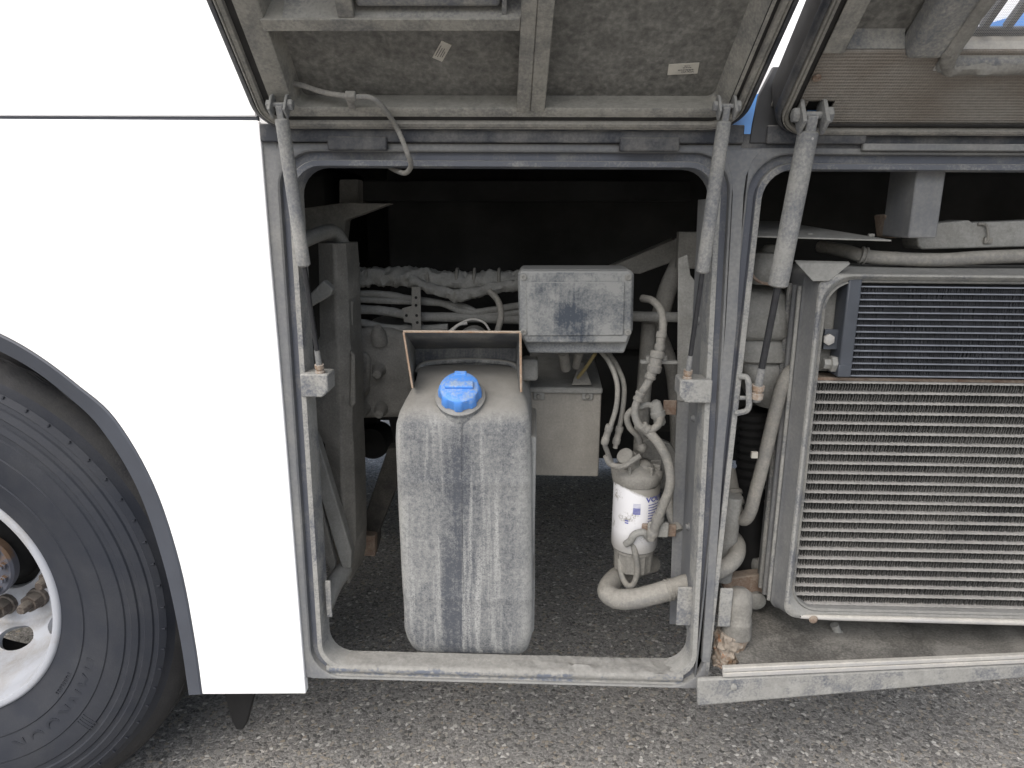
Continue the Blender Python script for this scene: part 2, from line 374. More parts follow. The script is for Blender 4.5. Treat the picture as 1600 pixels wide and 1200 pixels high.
def side_panels():
    arch = smooth2d([(-70, 496), (0, 522), (60, 556), (120, 601), (180, 655), (240, 758), (281, 882), (304, 1000), (316, 1085)], 6)
    inner = smooth2d([(-70, 519), (0, 549), (52, 578), (104, 618), (156, 668), (213, 760), (254, 876), (280, 990), (295, 1086)], 6)
    rail = [(478, 1084), (463, 900), (449, 720), (436, 560), (422, 400), (405, 190), (401, 188)]
    out = [P(-70, 185.4, -.006)] + [P(x, y, -.006) for x, y in arch] + [P(x, y, -.006) for x, y in rail]
    b = MB(); b.prism(out, (0, .018, 0)); b.build('side_panel', M_white, coach, bevel=.002, smooth=30)
    zt = P(300, 181.5, -.006).z
    b = MB(); b.prism([(-1.4, -.006, zt), (P(402, 183, 0).x, -.006, zt), (P(402, 183, 0).x, -.006, 3.0), (-1.4, -.006, 3.0)], (0, .018, 0)); b.build('upper_side_panel', M_white, coach, bevel=.002)
    b = MB(); b.box((-1.4, .0, zt - .012), (P(402, 183, 0).x, .011, zt + .006)); b.build('panel_seam', M_trim, coach)
    n = len(arch)
    l0 = [P(x, y, .001) for x, y in arch]; l1 = [P(x, y, -.004) for x, y in arch]
    mid = [((a[0] * .85 + c[0] * .15), (a[1] * .85 + c[1] * .15)) for a, c in zip(arch, inner)]
    l2 = [P(x, y, -.006) for x, y in mid]; l3 = [P(x, y, .012) for x, y in inner]; l4 = [p + Vector((0, .03, 0)) for p in l3]
    b = MB(); b.loft([l2, l3, l4], closed=False); b.loft([l1, l2], closed=False); b.build('wheel_arch_trim', M_trim, coach, smooth=50)
    b = MB(); b.loft([l4, [p + Vector((0, .75, 0)) + Vector((.0, 0, .03)) for p in l4]], closed=False); b.build('wheel_arch_liner', M_channel, coach, smooth=50)
    # bus body above the bays: white wall with a rising blue stripe
    xl = P(402, 183, 0).x
    zb = Z_HINGE - .002
    b = MB(); b.box((xl + .002, .004, zb), (3.2, .03, 3.0)); b.build('upper_body_wall', M_white, coach)
    x1, z1 = P(1140, 160, 0).x, P(1140, 160, 0).z; x2, z2 = P(1600, 20, 0).x, P(1600, 20, 0).z
    dz = (z2 - z1) / (x2 - x1)
    b = MB(); b.prism([(.1, -.0, zb + .004), (3.1, -.0, zb + .004), (3.1, -.0, z1 + dz * (3.1 - x1)), (x1, -.0, z1), (.1, -.0, z1 - .05)], (0, .003, 0)); b.build('blue_stripe', M_blue, coach)
    # hull
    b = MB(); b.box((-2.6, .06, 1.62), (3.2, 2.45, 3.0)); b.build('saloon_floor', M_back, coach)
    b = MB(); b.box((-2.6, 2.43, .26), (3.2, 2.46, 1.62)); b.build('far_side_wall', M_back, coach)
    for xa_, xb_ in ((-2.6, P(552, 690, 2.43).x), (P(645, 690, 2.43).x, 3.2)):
        b = MB(); b.box((xa_, 2.435, .06), (xb_, 2.455, .2599)); b.build('far_shade_skirt', M_back, coach)  # added below the far wall to keep the underbody dark, one gap open
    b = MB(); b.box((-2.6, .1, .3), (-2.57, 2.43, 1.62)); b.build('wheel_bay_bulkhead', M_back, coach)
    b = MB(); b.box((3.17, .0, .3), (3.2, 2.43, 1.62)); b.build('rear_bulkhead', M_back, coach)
    f = MB(); f.prism([P(349, 1080, .06), P(399, 1080, .06), P(396, 1092, .06), P(386, 1130, .06), P(379, 1141, .06), P(369, 1141, .06), P(362, 1128, .06)], (0, .012, 0))
    f.build('mud_flap', plain('black_flap_rubber', (.007, .007, .0075), .6, var=.3, spec=.3), coach, bevel=.003)
side_panels()

def rrect(x0, x1, z0, z1, r, n=7):
    out = []
    for cx, cz, a0 in ((x1 - r, z1 - r, 0), (x0 + r, z1 - r, 90), (x0 + r, z0 + r, 180), (x1 - r, z0 + r, 270)):
        for k in range(n + 1):
            a = R(a0 + 90 * k / n); out.append((cx + r * math.cos(a), cz + r * math.sin(a)))
    return out
OP = dict(x0=P(481, 650, 0).x, x1=P(1098, 700, 0).x, z1=P(800, 261, 0).z, z0=P(790, 1048, 0).z)
OP2 = dict(x0=P(1147, 700, 0).x, x1=1.75, z1=OP['z1'] - .002, z0=OP['z0'] - .0)
BO = (OP2['x0'] - OP['x1']) / 2 - .0004           # the bands of the two openings meet on the centre post
ZR = P(1098, 715, 0).z
TAPA = (P(1108, 500, 0).x - P(1097, 715, 0).x) / (P(1108, 500, 0).z - ZR)
TAPB = (P(1171, 500, 0).x - P(1147, 715, 0).x) / (P(1171, 500, 0).z - ZR)
def frame_loop(q, o, y, r=.05, sharp=False):
    pts = rrect(q['x0'] - o, q['x1'] + o, q['z0'] - o, q['z1'] + o, .004 if sharp else r + o * .6)
    if q is OP2:                                    # the second opening runs on behind the skirt and out of view
        pts = [(q['x1'] + 1.2, q['z1'] + o)] + pts[8:16] + [(q['x0'] - o, P(1115, 1058, 0).z)]
    if q is OP: pts = [(x + max(0, x / q['x1']) * TAPA * (z - ZR), z) for x, z in pts]
    else: pts = [(x + (TAPB * (z - ZR) if x < .7 else 0), z) for x, z in pts]
    return [Vector((x, y, z)) for x, z in pts]
def hatch_frame():
    for k, q in enumerate((OP, OP2)):
        ret = .055 if k == 0 else .05
        fr = MB(); cl = k == 0
        fr.loft([frame_loop(q, .024, .013), frame_loop(q, .0255, .001), frame_loop(q, .028, -.001), frame_loop(q, BO, -.001, sharp=True), frame_loop(q, BO, .03, sharp=True)], cl)
        f = fr.build('hatch_frame', M_frame, coach, smooth=35)
        g = MB(); g.loft([frame_loop(q, .0105, .002), frame_loop(q, .0115, .013), frame_loop(q, .024, .013)], cl); g.build('seal_channel', M_groove, f, smooth=35)
        l = MB(); l.loft([frame_loop(q, 0, ret), frame_loop(q, .0, .003), frame_loop(q, .001, .0005), frame_loop(q, .0095, .0), frame_loop(q, .0105, .002)], cl); l.build('opening_lip', M_lip, f, smooth=35)
    # flat members around the rings: left stile, head rail, sill rail
    xl = P(404, 190, 0).x; o = BO; q = OP
    zt = P(800, 224, 0).z; zb = P(800, 1068, 0).z
    b = MB(); b.box((xl - .012, .0005, zb), (q['x0'] - o + .004, .04, zt + .01)); b.build('left_stile', M_frame, coach, bevel=.002)
    b = MB(); b.box((q['x0'] - o, .0015, q['z1'] + o - .004), (3.1, .05, zt)); b.build('head_rail', M_frame, coach, bevel=.002)
    b = MB(); b.box((q['x0'] - .02, .0025, zb), (q['x1'] + o, .03, q['z0'] - o + .004)); b.build('sill_rail', M_frame, coach, bevel=.002)
    b = MB(); b.prism([P(1122, 234, -.0015), P(1190, 234, -.0015), P(1176, 252, -.0015), P(1166, 275, -.0015), P(1162, 305, -.0015), P(1152, 500, -.0015), P(1130.5, 715, -.0015), P(1109, 1035, -.0015), P(1097, 1035, -.0015), P(1117, 715, -.0015), P(1134.5, 500, -.0015), P(1145, 305, -.0015), P(1143, 275, -.0015), P(1136, 252, -.0015)], (0, .02, 0)); b.build('centre_band', M_frame, coach, bevel=.0008)
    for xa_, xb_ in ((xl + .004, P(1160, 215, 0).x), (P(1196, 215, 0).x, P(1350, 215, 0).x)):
        b = MB(); b.box((xa_, -.010, zt + .0004), (xb_, .003, zt + .03)); b.build('rail_shade_strip', M_rubber, coach, bevel=.002)  # dark strip added as the shade on the upper rail below the hatches
    # corner fillets of the rings' outer outline are covered by the plates behind; caked dust on the sill
    n = 110; x0, x1 = q['x0'] + .006, q['x1'] - .006
    path = [(.054, 0, .4), (.046, 0, 1), (.038, 0, 1), (.03, 0, 1), (.022, 0, 1), (.014, 0, 1), (.007, 0, 1), (.001, -.001, .8), (-.001, -.005, .6), (-.0012, -.009, .4), (.0, -.013, .5), (.004, -.017, .6), (.006, -.021, .6), (.004, -.0242, .2)]
    vs = []; fs = []; rows = len(path)
    for j, (y, dz, am) in enumerate(path):
        for i in range(n + 1):
            x = x0 + (x1 - x0) * i / n
            h = .0015 + .009 * max(0, noise.noise(Vector((x * 13, j * .55, 3)))) + .005 * noise.noise(Vector((x * 70, j * 2.1, 1))) + .003 * noise.noise(Vector((x * 160, j * 3, 5)))
            h *= (.35 + .65 * min(1, max(0, (x + .1) * 7))) * am
            h = max(.0006, h)
            vs.append((x, y - (h * .7 if j > 6 else 0), q['z0'] + dz + (h if j <= 7 else h * .4)))
    for j in range(rows - 1):
        for i in range(n): a = j * (n + 1) + i; fs.append((a, a + 1, a + n + 2, a + n + 1))
    MB().add(vs, fs).build('sill_dirt', M_sill, coach, smooth=60)
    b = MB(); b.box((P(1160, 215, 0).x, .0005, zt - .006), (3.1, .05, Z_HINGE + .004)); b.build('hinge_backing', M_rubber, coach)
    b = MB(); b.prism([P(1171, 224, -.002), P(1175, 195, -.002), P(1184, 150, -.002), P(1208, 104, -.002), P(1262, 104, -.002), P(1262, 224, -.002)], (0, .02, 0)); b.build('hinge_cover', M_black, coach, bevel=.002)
    # hinge blocks under the head rail
    for a, c in ((515, 607), (967, 1060)):
        b = MB(); b.box((P(a, 222, 0).x, -.016, P(800, 237, 0).z), (P(c, 222, 0).x, -.0015, P(800, 215, 0).z)); b.build('hinge_block', M_rubber, coach, bevel=.003)
    b = MB(); b.box((P(1345, 222, 0).x, -.012, P(1345, 236, 0).z), (3.0, -.0015, P(1345, 225, 0).z)); b.build('drip_rail', M_frame, coach, bevel=.002)
    # side flange of the centre post with its bolts, seen through the left bay
    xf = P(1098, 700, .06).x
    fz0, fz1 = P(1075, 985, .06).z, q['z1'] - .05; fx = lambda z: q['x1'] + .001 + TAPA * (z - ZR)
    b = MB(); b.hexa([(fx(z_) + dx_, y_, z_) for z_ in (fz0, fz1) for dx_, y_ in ((0, .056), (.005, .056), (.005, .14), (0, .14))]); b.build('side_flange', M_frame, coach, bevel=.001)
    for (x, y) in ((1082, 653), (1069, 823), (1082, 500), (1100, 468)):
        Y = .085
        pz = P(x, y, Y).z; p = Vector((fx(pz), Y, pz)); c = MB(); c.lathe(p, (-1, 0, 0), [(.0085, 0), (.0085, .002), (.006, .002), (.006, .007)], 12); c.build('flange_bolt', M_frame, coach)
    # brackets carrying the struts and catch plates
    for (x0, x1, y0, y1, cut) in ((470, 515, 583, 620, 1), (1062, 1110, 592, 629, -1)):
        a, c = P(x0, y0, -.005), P(x1, y1, -.005); zt_, zb_ = a.z, c.z; xa, xb = a.x, c.x; k = .012
        poly = [(xa, -.012, zt_), (xb, -.012, zt_), (xb, -.012, zb_ + k), (xb - k, -.012, zb_), (xa, -.012, zb_)] if cut > 0 else [(xa, -.012, zt_), (xb, -.012, zt_), (xb, -.012, zb_), (xa + k, -.012, zb_), (xa, -.012, zb_ + k)]
        b = MB(); b.prism(poly, (0, .05, 0)); b.build('strut_bracket', M_lip, coach, bevel=.003)
    for (x0, x1, y0, y1, Y) in ((507, 519, 908, 965, .02), (1060, 1080, 918, 978, .025), (1126, 1141, 920, 980, .01)):
        a, c = P(x0, y0, Y), P(x1, y1, Y)
        b = MB(); b.box((min(a.x, c.x), Y, c.z), (max(a.x, c.x), Y + .006, a.z)); b.build('catch_plate', M_lip, coach, bevel=.002)
    # bolted handle-like bracket on the right edge of the post
    pts = [P(1156, 588, .0), P(1168, 592, -.01), P(1170, 620, -.012), P(1168, 640, -.01), P(1150, 646, .0)]
    b = MB(); b.tube(pts, .0055, 8, 6); b.build('strut_bracket', M_lip, coach)
hatch_frame()

# ------------------------------------------------------------------ hatches (open, tilted up towards the viewer)
TILT = R(36)
HT = Vector((0, -math.cos(TILT), math.sin(TILT))); HN = Vector((0, -math.sin(TILT), -math.cos(TILT)))
HO = Vector((0, -.012, Z_HINGE + .004))
def H(px, py, n=0.):
    d = ray(px, py); o = HO + HN * n
    return cam_pos + d * ((o - cam_pos).dot(HN) / d.dot(HN))
def hxt(px, py, n=0.):
    p = H(px, py, n); t = (p - HO).dot(HT); return p.x - SKEW * t, t
SKEW = .05                                        # the left hatch hangs a little askew on its hinges
def HP(x, t, n=0.): return HO + Vector((x + SKEW * t, 0, 0)) + HT * t + HN * n
def hbox(b, x0, x1, t0, t1, n0, n1):
    return b.hexa([HP(x0, t0, n0), HP(x1, t0, n0), HP(x1, t1, n0), HP(x0, t1, n0), HP(x0, t0, n1), HP(x1, t0, n1), HP(x1, t1, n1), HP(x0, t1, n1)])
def hloop(x0, x1, t0, t1, d, n, r): return [HP(x, t, n) for x, t in rrect(x0 + d, x1 - d, t0 + d, t1 - d, max(.006, r - d), 8)]
HLEN = 1.02
def hatch_shell(root, x0, x1, t0, depth=.05, sc_=1.):
    t1 = HLEN; r = .062
    L = lambda d, n: hloop(x0, x1, t0, t1, d * sc_, n, r)
    b = MB(); b.loft([L(.001, -depth), L(-.0005, -depth * .8), L(.0, -.012)]); b.build('outer_edge', M_channel, root, smooth=40)  # coloured dark for the shade this side edge lies in
    b = MB(); b.loft([L(.0, -.012), L(.003, -.003), L(.0085, .0), L(.011, .0), L(.0125, -.005)]); sh = b.build('outer_edge_seal', M_rubber, root, smooth=40)
    b = MB(); b.loft([L(.0125, -.005), L(.0145, .003), L(.017, .004), L(.0185, .0015), L(.0205, .004), L(.0265, .003), L(.0275, -.004)]); b.build('rim', M_hseal, root, smooth=40)
    b = MB(); b.loft([L(.0275, -.004), L(.040, -.004), L(.040, .0)]); b.build('rim_channel', M_channel, root, smooth=40)
    return t1
def hatch_left():
    lab = 'left open bay hatch, ribbed inside with two paper labels'
    xa, ta = hxt(398, 190, 0); xb, tb = hxt(1166, 192, 0); _, t0 = hxt(800, 209.5, 0)
    root = thing('access_hatch', lab, 'hatch', HO, 'hatches propped open above the service bays')
    t1 = hatch_shell(root, xa, xb, t0)
    # outer skin of the hatch
    b = MB(); hbox(b, xa + .004, xb - .004, t0 + .004, t1 - .004, -.05, -.043); b.build('outer_skin', M_white, root)
    # inner frame border
    fi = .031; iw = .034
    X0, X1, T0, T1 = xa + fi, xb - fi, t0 + fi, t1 - fi
    _, tled = hxt(800, 172, 0); _, tpan = hxt(800, 149, -.04)
    xl_in = hxt(424, 75, 0)[0]; xr_in = hxt(1172, 100, 0)[0]
    L = lambda d, n: hloop(xa, xb, t0, t1, d, n, .062)
    def border(x0, x1, ta_, tb_, n): return [HP(x, t, n) for x, t in rrect(x0, x1, ta_, tb_, .012, 8)]
    b = MB(); b.loft([L(.040, 0), border(xl_in, xr_in, tled, T1 - iw, .0), border(xl_in + .003, xr_in - .003, tled + .003, T1 - iw - .003, -.002)]); b.build('inner_frame', M_hframe, root, smooth=35)
    b = MB(); b.loft([border(xl_in + .003, xr_in - .003, tled + .003, T1 - iw - .003, -.002), border(xl_in + .01, xr_in - .022, tpan, T1 - iw - .02, -.04)]); b.build('inner_ledge', M_hframe, root, smooth=35)
    b = MB(); hbox(b, xa + .02, xb - .02, t0 + .02, t1 - .02, -.043, -.0395); b.build('inner_panel', M_hpanel, root)
    # ribs
    x_r0 = hxt(811, 90, .0)[0]; x_rm = hxt(834, 90, 0)[0]; x_r1 = hxt(859, 90, 0)[0]
    b = MB(); hbox(b, x_r0, x_rm - .0001, tled - .002, T1 - .01, -.039, .002); b.build('upright_rib', M_hframe, root, bevel=.0015)
    b = MB(); hbox(b, x_rm + .0001, x_r1, tled - .002, T1 - .01, -.039, .001); b.build('upright_rib', M_hframe, root, bevel=.0015)
    _, tb0 = hxt(600, 48, 0); _, tb1 = hxt(600, 29, 0)
    b = MB(); hbox(b, xl_in - .002, x_r0 - .0005, tb0, tb1, -.039, .0015); b.build('cross_rib', M_hframe, root, bevel=.0015)
    _, tb2 = hxt(600, 5, -.02)
    b = MB(); b.hexa([HP(xl_in + .03, tb1, -.002), HP(x_r0, tb1, -.002), HP(x_r0, tb1, -.039), HP(xl_in + .03, tb1, -.039), HP(xl_in + .03, tb2 - .003, -.034), HP(x_r0, tb2 - .003, -.034), HP(x_r0, tb2, -.039), HP(xl_in + .03, tb2, -.039)]); b.build('inner_ledge', M_hblue, root)
    xs0 = hxt(524, 10, 0)[0]; xs1 = hxt(550, 10, 0)[0]
    b = MB(); hbox(b, xs0, xs1, tb1 + .0005, tb1 + .1, -.0385, -.001); b.build('upright_rib', M_hframe, root, bevel=.0015)
    xs0 = hxt(784, 10, 0)[0]; xs1 = hxt(792, 10, 0)[0]
    b = MB(); hbox(b, xs0, xs1, tb1 + .0005, tb1 + .2, -.0385, -.006); b.build('upright_rib', M_hblue, root, bevel=.001)
    a0 = hxt(556, 9, -.01)[0]; a1 = hxt(782, 9, -.01)[0]; tt = hxt(600, 11, -.01)[1]
    b = MB(); hbox(b, a0, a1, tt, tt + .03, -.0385, -.008); b.build('lock_housing', M_hblue, root, bevel=.006, seg=3)
    b = MB(); hbox(b, a0 + .01, a1 - .012, tt + .03, tt + .13, -.0385, -.01); b.build('lock_housing', M_black, root, bevel=.006, seg=3)
    # paper labels
    def label(px, py, w_, h_, ang, n=-.0385, lines=(), title=None):
        x, t = hxt(px, py, n); c = HP(x, t, n)
        u = Vector((math.cos(ang), 0, 0)) + HT * math.sin(ang); v = -Vector((math.sin(ang), 0, 0)) + HT * math.cos(ang)
        b = MB(); b.obox(c, (u, v, HN), (w_ / 2, h_ / 2, .0006)); lb = b.build('paper_label', M_label, root)
        b = MB()
        for (lx, ly, lw, lh) in lines:
            # broken dashes of print
            x_ = lx
            while x_ < lx + lw:
                d = random.uniform(.0012, .004); d = min(d, lx + lw - x_)
                b.obox(c + u * (x_ + d / 2) + v * ly + HN * .0009, (u, v, HN), (d / 2, lh / 2, .0002)); x_ += d + random.uniform(.0005, .001)
        if lines: b.build('printed_lines', M_ink, lb)
        if title:
            txt(title, .0058, c + HN * .0009 + u * .0 + v * (-h_ * .0), u * -1, v * -1, M_ink, lb, bold=.00012, shift=(-.017, .0035))
    label(690.5, 80, .037, .0165, R(60), lines=[(-.012, .0055, .022, .0013), (-.013, .002, .019, .001), (-.011, -.0015, .018, .001), (-.01, -.0045, .012, .001)])
    label(1067.5, 107.5, .047, .021, R(4), lines=[(-.008, -.0015, .025, .0011), (-.001, .0025, .013, .001), (.001, .006, .009, .0008)], title='VOLVO')
    return root, xa, xb, t0

def txt(body, size, c, u, v, mat, parent, bold=0, shift=(0, 0), bend=None, name='lettering', thick=.0003):
    cu = bpy.data.curves.new('lettering', 'FONT'); cu.body = body; cu.size = size; cu.offset = bold; cu.resolution_u = 3
    o = bpy.data.objects.new('lettering_source', cu); col.objects.link(o)
    dg = bpy.context.evaluated_depsgraph_get(); me = bpy.data.meshes.new_from_object(o.evaluated_get(dg))
    vs = [Vector(q.co) for q in me.vertices]; fs = [list(p.vertices) for p in me.polygons]
    bpy.data.objects.remove(o); bpy.data.curves.remove(cu); bpy.data.meshes.remove(me)
    nrm = Vector(u).cross(Vector(v)).normalized()
    b = MB()
    if bend: b.add([bend(q.x + shift[0], q.y + shift[1]) for q in vs], fs)
    else: b.add([Vector(c) + Vector(u) * (q.x + shift[0]) + Vector(v) * (q.y + shift[1]) for q in vs], fs)
    return b.build(name, mat, parent, smooth=0)
HL, HXA, HXB, HT0 = hatch_left()
SKEW = 0.

def hatch_right():
    xa, _ = hxt(1203, 200, 0); _, t0 = hxt(1400, 216, 0); xb = xa + 1.1
    root = thing('access_hatch', 'right open bay hatch with ribbed insulation and meshed vent', 'hatch', HO + Vector((xa, 0, 0)), 'hatches propped open above the service bays')
    t1 = hatch_shell(root, xa, xb, t0, .065, .72)
    L = lambda d, n: hloop(xa, xb, t0, t1, d, n, .062)
    # vent opening in the skin
    vx, vt = hxt(1487, 74, -.03); vx1 = vx + .36; vt1 = vt + .34
    for nm, m_, n0, n1 in (('outer_skin', M_white, -.065, -.058), ('inner_panel', M_hpanel, -.0425, -.0395)):
        b = MB()
        hbox(b, xa + .004, vx, t0 + .004, t1 - .004, n0, n1); hbox(b, vx + .0003, vx1, t0 + .004, vt, n0, n1); hbox(b, vx + .0003, vx1, vt1, t1 - .004, n0, n1); hbox(b, vx1 + .0003, xb - .004, t0 + .004, t1 - .004, n0, n1)
        b.build(nm, m_, root)
    # ribbed insulation sheet
    _, ti = hxt(1400, 80, -.008)
    fr = [HP(x, t, -.012) for x, t in rrect(xa + .0315, xb - .0315, t0 + .0315, ti, .012, 4)]
    kx0, kx1 = hxt(1252, 178, -.012)[0], hxt(1292, 178, -.012)[0]; kt0 = hxt(1260, 186, -.012)[1]; kt1 = hxt(1260, 155, -.012)[1]
    b = MB()
    X0, X1, T0 = xa + .023, xb - .023, t0 + .023
    hbox(b, X0, kx0, T0, ti, -.0125, -.008); hbox(b, kx0 + .0002, kx1, T0, kt0, -.0125, -.008); hbox(b, kx0 + .0002, kx1, kt1, ti, -.0125, -.008); hbox(b, kx1 + .0002, X1, T0, ti, -.0125, -.008)
    b.build('insulation_sheet', M_perf, root)
    b = MB(); hbox(b, kx0 - .004, kx1 + .004, kt0 - .002, kt1 + .002, -.0385, -.0335); b.build('strut_pocket', M_dark, root)
    b = MB(); c = H(1276, 121, -.007); b.lathe(c, HN, [(.007, 0), (.006, .003), (.0025, .003), (.0025, .0015)], 14); b.build('screw', M_rust, root)
    # frame ledge above the insulation, left stile and vent surround
    xl0 = xa + .0288; xs = hxt(1322, 60, 0)[0]
    b = MB(); hbox(b, xl0, xl0 + .033, ti + .0005, t1 - .032, -.039, -.002); b.build('inner_frame', M_hframe, root, bevel=.002)
    xv0 = hxt(1432, 60, 0)[0]; tl = hxt(1380, 55, -.03)[1]
    b = MB(); b.hexa([HP(xl0 + .0335, ti + .001, -.012), HP(xv0, ti + .001, -.012), HP(xv0, ti + .001, -.039), HP(xl0 + .0335, ti + .001, -.039), HP(xl0 + .0335, tl, -.034), HP(xv0, tl, -.034), HP(xv0, tl + .004, -.039), HP(xl0 + .0335, tl + .004, -.039)]); b.build('inner_ledge', M_hblue, root)
    tv = hxt(1450, 96, 0.004)[1]
    g = .012
    b = MB()
    for (a, c, e, f) in ((xv0, vx - .022, tv, vt1 + .06), (vx - .0218, vx1 + .05, tv, vt - .022)):
        hbox(b, a, c, e, f, -.039, .004)
    b.build('vent_frame', M_hblue, root, bevel=.01, seg=3)
    b = MB(); hbox(b, vx - .0215, vx1 + .03, vt - .0216, vt - .0014, -.039, -.0055); hbox(b, vx - .0216, vx - .0004, vt - .0012, vt1, -.039, -.0055); b.build('vent_ledge', M_alu, root, bevel=.001)
    # foam seal round the vent
    f0 = [(vx - .017, vt1 + .05), (vx - .017, vt + .05), (vx - .018, vt + .02), (vx - .004, vt - .010), (vx + .04, vt - .011), (vx + .15, vt - .011), (vx1, vt - .011)]
    b = MB(); b.tube([HP(x, t, -.002) for x, t in f0], .0118, 10, 8, lump=.3); b.build('foam_seal', M_dust2, root)
    b = MB(); hbox(b, vx + .004, vx1, vt - .001, vt + .012, -.04, -.012); b.build('vent_sill', M_alu, root, bevel=.002)
    # vent: bars running up the hatch and a fine wire screen
    x_ = vx + .008
    sc_ = hxt(1560, 43, -.046)[1]
    b = MB(); hbox(b, vx + .0005, vx1, vt + .0005, sc_, -.049, -.044); hbox(b, vx + .0005, vx + .008, sc_, vt1, -.049, -.044); b.build('vent_blank', M_trim, root)
    while x_ < vx1 - .02:
        b = MB(); hbox(b, x_ + .024, x_ + .034, sc_ + .0003, vt1, -.052, -.040); b.build('vent_bar', M_trim, root, bevel=.001); x_ += .034
    b = MB(); pit = .0026; wr = .0003
    k = 0
    while vx + k * pit < vx + .17: hbox(b, vx + k * pit - wr / 2, vx + k * pit + wr / 2, vt, vt + .16, -.03 - wr, -.03); k += 1
    k = 0
    while vt + k * pit < vt + .16: hbox(b, vx, vx + .17, vt + k * pit - wr / 2, vt + k * pit + wr / 2, -.03, -.03 + wr); k += 1
    o = b.build('wire_screen', M_alu, root, smooth=0); o['kind'] = 'stuff'
    return root
hatch_right()

# ------------------------------------------------------------------ gas struts
def on_line(A, B, ypix):
    lo, hi = 0., 1.
    for _ in range(40):
        m = (lo + hi) / 2
        if proj(A.lerp(B, m))[1] < ypix: lo = m
        else: hi = m
    return A.lerp(B, lo)
def gas_strut(label, A, B, ycyl0, ycyl1, yrod1, rc, rr, fit, eye=False):
    root = thing('gas_strut', label, 'gas strut', B, 'gas struts holding the hatches open')
    d = (B - A).normalized(); C0, C1, D1 = on_line(A, B, ycyl0), on_line(A, B, ycyl1), on_line(A, B, yrod1)
    L = (C1 - C0).length
    b = MB(); b.lathe(C0, d, [(rc * .8, -.001), (rc, .0015), (rc, L * .85), (rc * 1.02, L * .852), (rc * 1.02, L - .003), (rc * .75, L)], 20); cy = b.build('cylinder', M_strut, root)
    if eye:
        b = MB(); b.lathe(C0 + d * .012 + Vector((.2, -1, 0)).normalized() * rc * .96, (.2, -1, 0), [(.0022, 0), (.0018, .0015)], 10); b.build('rivet', M_alu, cy)
    b = MB(); b.cyl(C1 - d * .004, D1, rr, 12); b.build('rod', M_rod, root)
    le = (B - D1).length
    b = MB(); b.lathe(D1, d, [(rr * 1.15, -.002), (rr * 1.2, le * .55)], 12); b.build('rod_end', M_strut, root)
    b = MB(); b.lathe(D1 + d * le * .55, d, [(rr * 1.9, 0), (rr * 1.9, le * .16), (rr * 1.5, le * .18), (rr * 1.5, le * .25), (rr * 2, le * .27), (rr * 2, le * .45)], 14); b.build('end_fitting', M_brass, root)
    # clevis and pin at the hatch
    t = (C0 - A)
    u = Vector((1, 0, 0)); wv = u.cross(d).normalized(); s = rc / .0105
    b = MB(); b.obox(A.lerp(C0, .55), (u, wv, d), (.0055 * s, .007 * s, t.length * .5)); b.build('eye_end', M_strut, root, bevel=.002)
    for sg in (-1, 1):
        b = MB(); lug = [(-.010, -.014), (.010, -.014), (.011, .012), (.006, .020), (-.006, .020), (-.011, .012)]
        b.prism([A + u * sg * .0095 * s + HN * (-q[1] * s + .004) * 1 + HT * q[0] * s for q in lug], u * sg * .004 * s)
        b.build('clevis_lug', M_strut, root, bevel=.0012)
    b = MB(); b.cyl(A - u * .02 * s, A + u * .02 * s, .0038 * s, 10); b.hexnut(A + u * .0137 * s, u, .0085 * s, .007 * s); b.hexnut(A - u * .0137 * s, -u, .0075 * s, .006 * s); b.build('pin', M_strut, root)
    return root
gas_strut('gas strut left of the tank, leaning in from the left hatch corner', H(437, 164, .016), P(501, 586, .0), 186, 416, 549, .0112, .0045, 1)
gas_strut('gas strut right of the filter and junction box, below upside-down label', H(1135, 166, .016), P(1073, 595, .0), 190, 426, 557, .0112, .0043, 1)
gas_strut('thickest gas strut, leaning across the radiator bay', H(1268, 180, .012), P(1181, 622, -.004), 206, 448, 577, .0165, .0062, 1, True)
# ball end of the thick strut
o = MB(); p = P(1181, 622, -.004); o.lathe(p + Vector((-.03, 0, 0)), (1, 0, 0), [(.004, 0), (.004, .022), (.008, .024), (.0095, .03), (.008, .037), (.003, .04)], 14)
o.build('ball_joint', M_strut, coach)

# cable of the hatch
cab = [H(432, 126, -.03), H(470, 133, -.022), H(505, 144, -.012), H(548, 151, .006), H(580, 153, .01), H(602, 172, .012), H(622, 204, .012), P(636, 238, -.05), P(642, 258, -.03), P(634, 270, -.005), P(620, 267, .03), P(606, 259, .06)]
root = thing('hatch_cable', 'grey corrugated cable looping from left hatch into the bay', 'cable', cab[-1])
MB().tube(cab, .0046, 10, 14, ribs=.12).build('conduit', M_hose, root)
b = MB(); b.obox(H(548, 150, .008), ((1, 0, 0), HT, HN), (.0085, .006, .006)); b.build('cable_clip', M_hose, root, bevel=.002)
b = MB(); b.obox(H(549, 163, .003), ((1, 0, 0), HT, HN), (.006, .009, .0015)); b.lathe(H(549, 163, .0045), HN, [(.0035, 0), (.003, .002)], 10); b.build('clip_tab', M_hose, root, bevel=.001)

